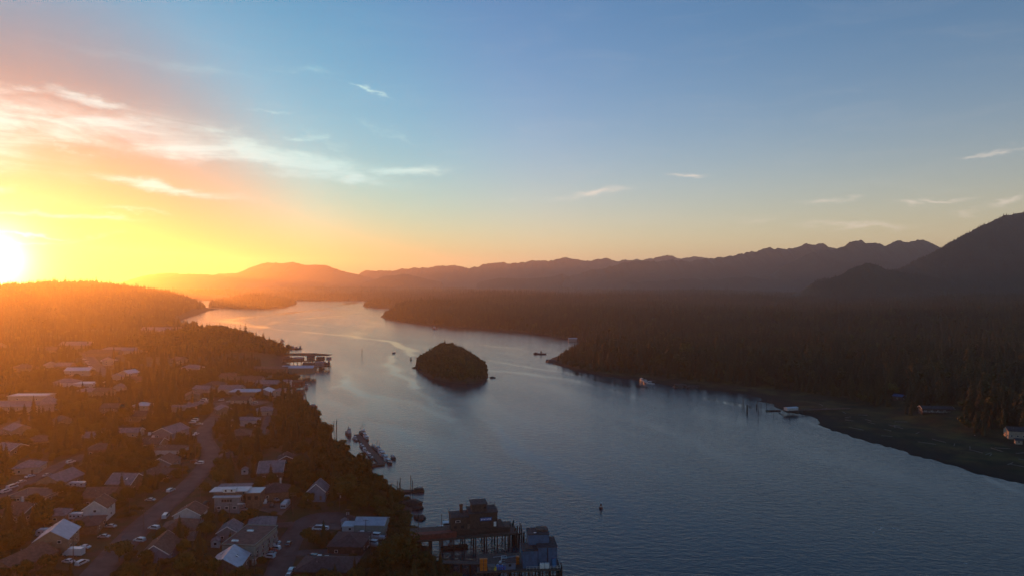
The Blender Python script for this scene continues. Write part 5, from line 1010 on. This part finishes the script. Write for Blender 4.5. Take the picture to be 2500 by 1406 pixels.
# marina float: boats berthed bow-in along both sides
a = Vector((*on_z(871, 1060, 0), 0)); b = Vector((*on_z(932, 1131, 0), 0)); dv_ = (b - a); Lf = dv_.length; dv_ /= Lf; nv = Vector((-dv_.y, dv_.x, 0)); fa = math.degrees(math.atan2(dv_.y, dv_.x))
for (f, side, off, kd, hl, s_, lb) in [(-.03, -1, 5.5, 'tug', 'grey', .8, 'stout grey work boat with pale foredeck at the outer end of the float'), (.0, 1, 4.5, 'troller', 'dark', .85, 'dark fishing boat opposite the stout work boat'), (.12, 1, 4.2, 'cruiser', 'white', 1.0, 'white cabin boat next inside the dark fishing boat'), (.16, -1, 4, 'cruiser', 'white', .8, 'small white cabin boat behind the work boat'), (.22, 1, 4.0, 'cruiser', 'dark', .9, 'dark hulled cabin boat on the channel side of the float'), (.22, -1, 3.6, 'skiff', 'grey', 1.1, 'grey skiff tied on the shore side near the work boat'),
    (.40, -1, 3.4, 'skiff', 'dark', 1.2, 'dark skiff midway on the shore side of the float'), (.48, -1, 3.6, 'cruiser', 'dark', .75, 'small dark cabin boat midway on the shore side'), (.58, -1, 3.8, 'cruiser', 'white', .8, 'white cabin boat midway on the shore side'), (.67, -1, 3.4, 'skiff', 'white', 1.1, 'white skiff on the shore side of the float'), (.76, -1, 3.6, 'cruiser', 'grey', .75, 'grey cabin boat near the gangway'), (.84, -1, 3.2, 'skiff', 'dark', 1.2, 'dark skiff beside the foot of the gangway'),
    (.50, 1, 3.6, 'skiff', 'dark', 1.3, 'dark round bowed skiff midway on the channel side'), (.60, 1, 4.6, 'troller', 'grey', .72, 'grey troller with raised poles on the channel side'), (.68, 1, 4.6, 'troller', 'white', .7, 'white troller with raised poles on the channel side'), (.78, 1, 4.6, 'cruiser', 'white', 1.15, 'big white cabin boat with stepped roof near the cross float'), (.90, 1, 4.6, 'cruiser', 'white', 1.0, 'white motor boat just below the big cabin boat'), (1.0, 1, 4.6, 'cruiser', 'dark', .9, 'dark cabin boat at the corner of the cross float'), (.88, 1, 9.5, 'skiff', 'dark', 1.5, 'dark boat rafted outside the white motor boat')]:
    p = a + dv_ * Lf * f + nv * side * off; boat(0, 0, kd, fa - 90 + (180 if rnd.random() < .4 else 0) + rnd.uniform(-9, 9), lb, hl, s_, pos=(p.x, p.y))
for (px, py, kd, an, hl, s_, lb) in [(1062, 803, 'tug', 70, 'grey', 1.1, 'lone grey boat under way far up the channel'), (962, 862, 'skiff', -20, 'dark', 1.6, 'small motor boat trailing a curving wake'), (622, 829, 'sail', 10, 'dark', 1.1, 'sailboat moored apart off the wooded knoll'), (690, 832, 'cruiser', 60, 'white', 1.0, 'small boat moored beyond the fishing fleet'), (440, 799, 'troller', 70, 'dark', 1.4, 'fishing boat silhouetted in the bright far bay'), (405, 792, 'cruiser', 30, 'dark', 1.2, 'tiny boat in the far bay below the golden hill'),
    (748, 947, 'troller', 10, 'grey', 1.0, 'grey troller lying off the small wharf'), (766, 992, 'cruiser', 60, 'grey', .9, 'grey boat at the tip of the bent float'), (749, 984, 'cruiser', 40, 'dark', .9, 'dark boat inside the bent float'), (728, 972, 'cruiser', 70, 'white', 1.0, 'white boat half hidden by the harbour trees'), (735, 980, 'cruiser', 70, 'white', .9, 'small white boat inside the harbour floats'), (1098, 1290, 'cruiser', 100, 'white', 1.3, 'white cabin boat moored behind the ice plant pier'), (819, 1088, 'sail', 5, 'dark', .8, 'small dark sailboat moored below the cliff'), (2380, 1068, 'skiff', 80, 'white', .9, 'white skiff drawn up on the tidal meadow'), (785, 900, 'cruiser', 80, 'grey', 1.0, 'grey boat alongside the outer wharf'), (803, 883, 'cruiser', 5, 'dark', .9, 'dark boat off the end of the outer wharf')]:
    g = True if lb.endswith('meadow') else None; boat(px, py, kd, an, lb, hl, s_, z=.75 if g else 0.0)
for i, px in enumerate((648, 690, 697, 704, 711, 718, 726, 733)):
    boat(px, 852 - (i % 2) * 2, 'troller', [80, 20, 70, 95, 60, 85, 75, 10][i], 'dark fishing boat with tall masts in the row beyond the breakwater', ['dark', 'grey', 'dark', 'grey'][i % 4], 1.0, 'fishing boats beyond the breakwater')
for (px, py, an, lb) in [(1567, 929, 20, 'pale boat catching pink light under the far wooded shore'), (1577, 933, 30, 'second pale boat moored beside the pink lit one'), (1588, 937, 60, 'low pale boat at the end of the moored group under the far wooded shore')]: boat(px, py, 'cruiser', an, lb, 'white', 1.15)
# working barge with its crane, and a pole barge
x, y = on_z(1318, 864, 0); t = thing('barge', (x, y, 0), R(80), 'dark barge with a short tower anchored between islet and headland', 'barge'); hull_mb(20, 6, 1.6, .6, .8).build('hull', M_HULLD, t); MB().box((0, -2, 3.0), (2.2, 2.2, 4.2), taper=.8).build('tower', M_HULLD, t); MB().cyl((0, -2, 5), (0, -2, 10), .15, .08, 6).build('mast', M_STEEL, t); MB().box((0, 6.5, 2.2), (3, 3, 1.4)).build('winch_house', M_HULLD, t)
x, y = on_z(1592, 930, 0); t = thing('derrick', (x, y, 0), R(40), 'spindly derrick poles beside the moored pale boats', 'derrick'); MB().box((0, 0, .5), (5, 8, 1.0)).build('pontoon', M_WOOD, t); MB().cyl((0, 0, .5), (0, 0, 13), .18, .12, 6).build('mast', M_WOOD, t); MB().cyl((1.2, 1, .5), (1.2, 1, 10), .14, .1, 6).build('post', M_WOOD, t); MB().cyl((0, 0, 10), (-4, 9, 7.5), .12, .08, 6).build('boom', M_WOOD, t)
# boats on trailers in the lower yard
for (px, py, an, lb) in [(922, 1318, 75, 'white boat on a trailer in the lower yard by the round tree'), (915, 1336, 70, 'second white hulled boat on a trailer nearer the lane')]:
    x, y, z = ground(px, py); boat(0, 0, 'cruiser', STREET * 57.3 + an - 15, lb, 'white', .85, pos=(x, y), z=z + 1.15)
    tr = thing('boat_trailer', (x, y, z + .1), STREET + R(an - 15), 'low trailer under the ' + ('second ' if 'second' in lb else 'first ') + 'white boat in the lower yard', 'trailer'); MB().box((0, .2, .6), (1.5, 6.4, .14)).build('frame', M_STEEL, tr)
    for s in (-1, 1): put('wheel', car_meshes('sedan', 'white')[2], tr, (s * .95, -.8, .34))
# gulls over the near water
def gull(px, py, d, ang, label):
    x, y, z = at_y(px, py, d); b = MB(); c = [(0, -.42, 0, .02), (0, -.25, 0, .07), (0, 0, 0, .11), (0, .22, .02, .08), (0, .36, .03, .05), (0, .44, .03, .015)]
    b.loft([[(math.cos(a) * r, yy, zz + math.sin(a) * r) for a in np.linspace(0, 5.5, 8)] for (_, yy, zz, r) in c])
    for s in (-1, 1): b.loft([[(s * u, yy + w, zz + .015), (s * u, yy - w, zz), (s * u, yy - w, zz - .02), (s * u, yy + w, zz - .02)] for u, yy, zz, w in ((.05, .05, .05, .13), (.4, .12, .16, .11), (.75, .02, .08, .02))])
    tag(b.build('gull', M_HULLW, None, (x, y, z), R(ang), True), label, 'gull', 'gulls over the near channel')
for i, (px, py, d) in enumerate([(2133, 1300, 230), (2152, 1288, 235), (2182, 1289, 235), (2192, 1291, 236), (2358, 1374, 220), (2147, 1292, 230)]): gull(px, py, d, 40 + i * 35, 'white gull gliding low over the near channel')
gull(1262, 1276, 250, 60, 'gull passing the end of the ice plant pier')

# ------------------------------------------------------------------ trees and shrubs of the town
CON = [conifer(1, 22, 4.2, 34, 10, M_CON, .4, .05), conifer(2, 20, 3.4, 32, 9, M_CON, .45, .06), conifer(3, 18, 4.4, 28, 10, M_CON2, .5, .04), conifer(4, 24, 4.6, 36, 9, M_CON, .38, .08, .5)]
DEC = [broadleaf(11, 13, 6.0, 22, 2600, M_DEC, .5), broadleaf(12, 10, 5.2, 18, 2100, M_DEC, .45), broadleaf(13, 15, 6.2, 26, 2800, M_DEC, .55), broadleaf(14, 8, 4.6, 14, 1500, M_BUSH, .42), broadleaf(15, 17, 6.8, 20, 2000, M_DEC, .6)]
NTREE = [0]
import re as _re
ANCH = [(o.location.x, o.location.y, _re.split(r' (?:with|beside|behind|among|in|at|by|on|below|above|near|between|next|standing|facing|joined|catching|just|left|right|of|across|and|glinting|in the|rising|peeping|inside|catching|half|towards) ', o['label'])[0]) for o in C.objects if o.parent is None and o.get('category') in ('house', 'shed', 'apartment block', 'workshop', 'annex', 'cabin', 'hall', 'school', 'truck', 'caravan', 'camper', 'wharf building')]
def near_name(x, y): return min(ANCH, key=lambda q: (q[0] - x) ** 2 + (q[1] - y) ** 2)[2]
def town_tree(px, py, kind, s, label=None, group='trees among the town houses', loc=None):
    x, y, z = ground(px, py) if loc is None else loc; NTREE[0] += 1
    m = CON[kind] if kind < 4 else DEC[kind - 4]
    t = tree('conifer_tree' if kind < 4 else 'leafy_tree', m, (x, y, z - .2), rnd.uniform(0, 6.28), (s * rnd.uniform(.9, 1.1), s * rnd.uniform(.9, 1.1), s * rnd.uniform(.92, 1.08)), label or ' '.join((('tall ' if s > .8 else 'small ') + ('dark conifer' if kind in (0, 1, 3) else 'brownish cedar' if kind == 2 else 'round leafy tree' if kind in (4, 6) else 'open leafy tree' if kind == 8 else 'bushy leafy tree') + ' close to the ' + near_name(x, y)).split()[:16]), group)
    return t
# trees that can be picked out in the photograph
for (px, py, k, s, lb) in [(985, 1395, 4, 1.25, 'big round leafy tree between the boat yard and the old pier'), (955, 1405, 6, 1.0, 'leafy tree at the near foot of the big round one'), (1030, 1412, 5, 1.1, 'low spreading tree where the trestle meets the shore'), (872, 1195, 8, 1.15, 'tall open crowned tree in front of the marina trestle'), (905, 1215, 4, 1.0, 'dense tree on the bank beside the short plank trestle'), (845, 1220, 4, 1.05, 'broad tree inland of the open crowned shore tree'),
    (292, 1372, 7, 1.1, 'round dark bush at the kerb below the white estate car'), (790, 1332, 0, .55, 'small dark conifer beside the dark workshop'), (425, 1000, 0, 1.1, 'tall conifer rising against the far harbour street'), (404, 985, 3, 1.15, 'tall pointed conifer in the golden haze right of the school'), (245, 955, 3, 1.0, 'conifer in front of the glinting white hall'), (516, 985, 1, .9, 'slim conifer by the harbour street corner'), (470, 1000, 1, .8, 'conifer before the pale two storey row'),
    (478, 1115, 2, .8, 'bushy conifer left of the main street bend'), (640, 975, 1, .7, 'young conifer below the long white ridge'), (705, 985, 0, .95, 'dark harbour conifer above the inner float'), (718, 995, 2, .95, 'broad cedar above the bent float'), (690, 985, 3, .8, 'conifer at the back of the harbour trees'), (105, 1030, 2, .7, 'dark conifer in front of the school')]: town_tree(px, py, k, s, lb, None)
def blocked(x, y, z, r, h, pad=0):
    d = np.array([x, y, z - CAMZ]); fy = d[1] * math.cos(PITCH) - d[2] * math.sin(PITCH); up = d[1] * math.sin(PITCH) + d[2] * math.cos(PITCH); k = F / fy
    cx_ = CX + d[0] * k; yb = CY - up * k; yt = yb - h * k; rr = r * k * .8
    for (a, b, c, e) in BOXES:
        ox = min(c, cx_ + rr) - max(a, cx_ - rr); oy = min(e, yb) - max(b, yt)
        if ox > 0 and oy > 0 and ox * oy > .30 * min((c - a) * (e - b), 4 * rr * (yb - yt)): return True
    return False
def on_road(x, y, m=2.0):
    for P, hw in ROADPTS:
        if pline(P, np.array([x]), np.array([y]))[0] < hw + m: return True
    return False
HOUSES_XY = [(o.location.x, o.location.y) for o in C.objects if o.parent is None and o.get('category') in ('house', 'shed', 'apartment block', 'workshop', 'annex', 'cabin', 'hall', 'school', 'car', 'truck', 'caravan', 'camper')]
def road_view(x, y, z, r, h):       # keep sight lines to the streets open
    d = np.array([x, y, z - CAMZ]); k = F / d[1]; cx_ = CX + d[0] * k; yt = CY + 20 - (d[2] + h) * k * 1.0
    for f in (.35, .7):
        g = ground(cx_, 683 - (d[2] + h * f) * k)
        if g[1] < 620 and on_road(g[0], g[1], -1.0): return True
    return False
q = random.Random(21); done = []
def try_tree(px, py, kinds, smin, smax, group=None, force=False):
    x, y, z = ground(px, py)
    if sdf(TOWN, np.array([x]), np.array([y]))[0] < 2.5: return
    k = q.choice(kinds); s = q.uniform(smin, smax); h = ((22, 20, 18, 24)[k] if k < 4 else (13, 10, 15, 8, 17)[k - 4]) * s; r = 4.0 * s if k < 4 else 6 * s
    if on_road(x, y, 1.5 if force else 2.5): return
    if any((x - a) ** 2 + (y - b) ** 2 < (3.0 + r * .75) ** 2 for a, b in done): return
    if any((x - a) ** 2 + (y - b) ** 2 < 36 for a, b in HOUSES_XY): return
    if blocked(x, y, z, r, h) or road_view(x, y, z, r, h): return
    done.append((x, y)); town_tree(0, 0, k, s, loc=(x, y, z))
# wooded patches: pixel outline of the ground the trees stand on
PATCH = [([(690, 1120), (760, 1050), (790, 1080), (815, 1110), (850, 1140), (900, 1185), (930, 1215), (980, 1235), (960, 1260), (900, 1255), (830, 1235), (760, 1225), (720, 1180)], 70, [4, 5, 6, 2, 8], .7, 1.05), ([(670, 1000), (720, 985), (760, 1010), (790, 1060), (760, 1080), (700, 1110), (660, 1080)], 34, [4, 0, 2, 5], .6, .9),
    ([(540, 1020), (580, 1040), (640, 1100), (620, 1160), (560, 1180), (510, 1200), (520, 1150), (535, 1090)], 40, [4, 2, 5, 0], .6, .95), ([(430, 1310), (520, 1300), (530, 1406), (440, 1406)], 16, [4, 5, 0, 7], .55, .85), ([(0, 1010), (260, 960), (300, 1040), (260, 1130), (180, 1100), (60, 1080)], 46, [4, 0, 2, 6, 5], .6, 1.0), ([(250, 880), (430, 890), (430, 1000), (350, 1050), (260, 1020)], 46, [0, 3, 2, 4, 1], .6, 1.05),
    ([(0, 1060), (330, 1060), (330, 1340), (0, 1340)], 90, [4, 5, 7, 2, 5], .5, .85), ([(330, 1060), (520, 1050), (460, 1180), (330, 1280)], 40, [5, 7, 2, 4], .5, .8), ([(480, 1180), (760, 1160), (760, 1290), (520, 1300)], 40, [5, 7, 4], .45, .75), ([(0, 860), (250, 860), (250, 1000), (0, 1000)], 46, [0, 2, 4, 6], .6, 1.0), ([(400, 880), (700, 930), (690, 1000), (420, 990)], 34, [0, 1, 4, 5], .5, .8),
    ([(660, 1290), (980, 1350), (1060, 1406), (860, 1406), (700, 1380)], 30, [5, 7, 4], .5, .8), ([(0, 1330), (130, 1406), (0, 1406)], 8, [4, 5], .5, .8), ([(330, 870), (640, 860), (660, 890), (340, 900)], 30, [4, 0, 2], .6, .9)]
for poly, n, kinds, s0, s1 in PATCH:
    x0, x1 = min(p[0] for p in poly), max(p[0] for p in poly); y0, y1 = min(p[1] for p in poly), max(p[1] for p in poly)
    for i in range(n * 4):
        if NTREE[0] >= 292: break
        px, py = q.uniform(x0, x1), q.uniform(y0, y1)
        if sdf(poly, np.array([px]), np.array([py]))[0] < 0: continue
        try_tree(px, py, kinds, s0, s1)
# undergrowth: hedges, brambles and far treetops nobody could count
lendb = [c for o in C.objects if o.name.startswith('leafy_tree') and o.parent is None for c in o.children if c.name.startswith('crown')][:1]
protos = []
for want in (CON[0][1], CON[2][1], DEC[1][1], DEC[3][1]):
    protos.append(next(o for o in C.objects if o.data == want))
def mask_pts(x, y, clear):
    k = sdf(TOWN, x, y) > 1.0
    for P, hw in ROADPTS: k &= pline(P, x, y) > hw + 1.2
    for a, b in HOUSES_XY: k &= (x - a) ** 2 + (y - b) ** 2 > clear ** 2
    return k
x, y = scatter(-620, -10, 225, 800, 4.2, lambda x, y: mask_pts(x, y, 8.5) & (np.abs(x) < y * .82 + 10) & (fbm(x, y, 30, 3, .5, 2.2) > .44))
z = town_h(x, y); dsh = sdf(TOWN, x, y); n = len(x)
gn_forest('undergrowth', np.stack([x, y, z - .4], -1), np.full(n, 3), rs.uniform(.22, .52, n) * (1 + .5 * (dsh < 25)), rs.uniform(0, 6.28, n), protos, 'shrubs hedges and brambles filling the gardens and banks of the town', 'shrubs')
x, y = scatter(-1500, -150, 800, 1420, 9.0, lambda x, y: mask_pts(x, y, 15) & ~((x > -400) & (sdf(TOWN, x, y) < 45)) & (np.abs(x) < y * .86) & (fbm(x, y, 70, 3, .5, 4.2) > .40)); keepv = np.array([not blocked(a, b, 12, 3.5, 12) for a, b in zip(x, y)]); x, y = x[keepv], y[keepv]
n = len(x); gn_forest('far_town_trees', np.stack([x, y, town_h(x, y) - .3], -1), rs.randint(0, 3, n), rs.uniform(.45, .85, n), rs.uniform(0, 6.28, n), protos, 'hazy mass of trees through the far side of town', 'trees')
x, y = scatter(-640, -10, 232, 820, 6.5, lambda x, y: mask_pts(x, y, 7.5) & (sdf(TOWN, x, y) > 4) & (np.abs(x) < y * .82 + 10) & (fbm(x, y, 45, 3, .5, 7.7) > .36))
szs = rs.uniform(.34, .72, len(x)); keepv = np.array([not (blocked(a, b, town_z(a, b), 5 * s_, 10 * s_) or road_view(a, b, town_z(a, b), 5 * s_, 10 * s_) or any((a - u) ** 2 + (b - v) ** 2 < 12 for u, v in done)) for a, b, s_ in zip(x, y, szs)]); x, y, szs = x[keepv], y[keepv], szs[keepv]
n = len(x); gn_forest('garden_trees', np.stack([x, y, town_h(x, y) - .3], -1), np.where(rs.rand(n) < .25, 1, 2), szs, rs.uniform(0, 6.28, n), protos, 'small trees crowding the gardens between the town houses', 'trees')
# trees on the bank right along the cliff, and rocks at the shore
for i, (px, py, s, lb) in enumerate([(1000, 1232, 5.5, 'dark rock knob jutting from the wooded point'), (985, 1246, 4.0, 'lower rock shelf beside the wooded point'), (962, 1222, 5.0, 'rock at the root of the wooded point'), (1024, 1262, 3.0, 'low rock awash in the small cove'), (1203, 921, 3.0, 'small rock off the east tip of the islet'), (1345, 882, 8.0, 'flat rock running out from the dark headland'), (795, 1078, 5.0, 'rock face at the bottom of the cliff'), (784, 1050, 6.0, 'rock buttress under the cliff edge'), (1015, 897, 4.0, 'bare rock at the west foot of the islet'), (1660, 943, 7.0, 'dark bank of stones on the far shore'), (1690, 945, 6.0, 'stony spit on the far shore')]):
    x, y = on_z(px, py, .3); bm = bmesh.new(); bmesh.ops.create_icosphere(bm, subdivisions=3, radius=1.0); qq = random.Random(i)
    ox, oy = qq.uniform(0, 50), qq.uniform(0, 50)
    for v in bm.verts:
        c = v.co; f = .35 + 1.15 * float(fbm(np.array([c.x * 1.6 + c.z + ox]), np.array([c.y * 1.6 - c.z * 1.3 + oy]), 1.0, 5, .62)[0]); v.co = Vector((c.x * f * s * 1.5, c.y * f * s, c.z * f * s * .5))
    me = bpy.data.meshes.new('shore_rock'); bm.to_mesh(me); bm.free(); me.materials.append(M_ROCK); tag(put('shore_rock', me, None, (x, y, 0), qq.uniform(0, 6)), lb, 'rock')

# ------------------------------------------------------------------ haze: one closed box of even density round everything
hb = MB(); hb.box((2650, 4600, 222), (13900, 12600, 456)); hm = bpy.data.materials.new('haze_air'); hm.use_nodes = True; ht = hm.node_tree; ht.nodes.clear()
ho = ht.nodes.new('ShaderNodeOutputMaterial'); hv = ht.nodes.new('ShaderNodeVolumePrincipled'); hv.inputs['Density'].default_value = HAZE_DENSITY; hv.inputs['Anisotropy'].default_value = HAZE_G; hv.inputs['Color'].default_value = (.93, .90, .90, 1)
ht.links.new(hv.outputs[0], ho.inputs['Volume']); stuff(hb.build('haze', hm), 'thin evening haze hanging over the whole inlet', 'haze')
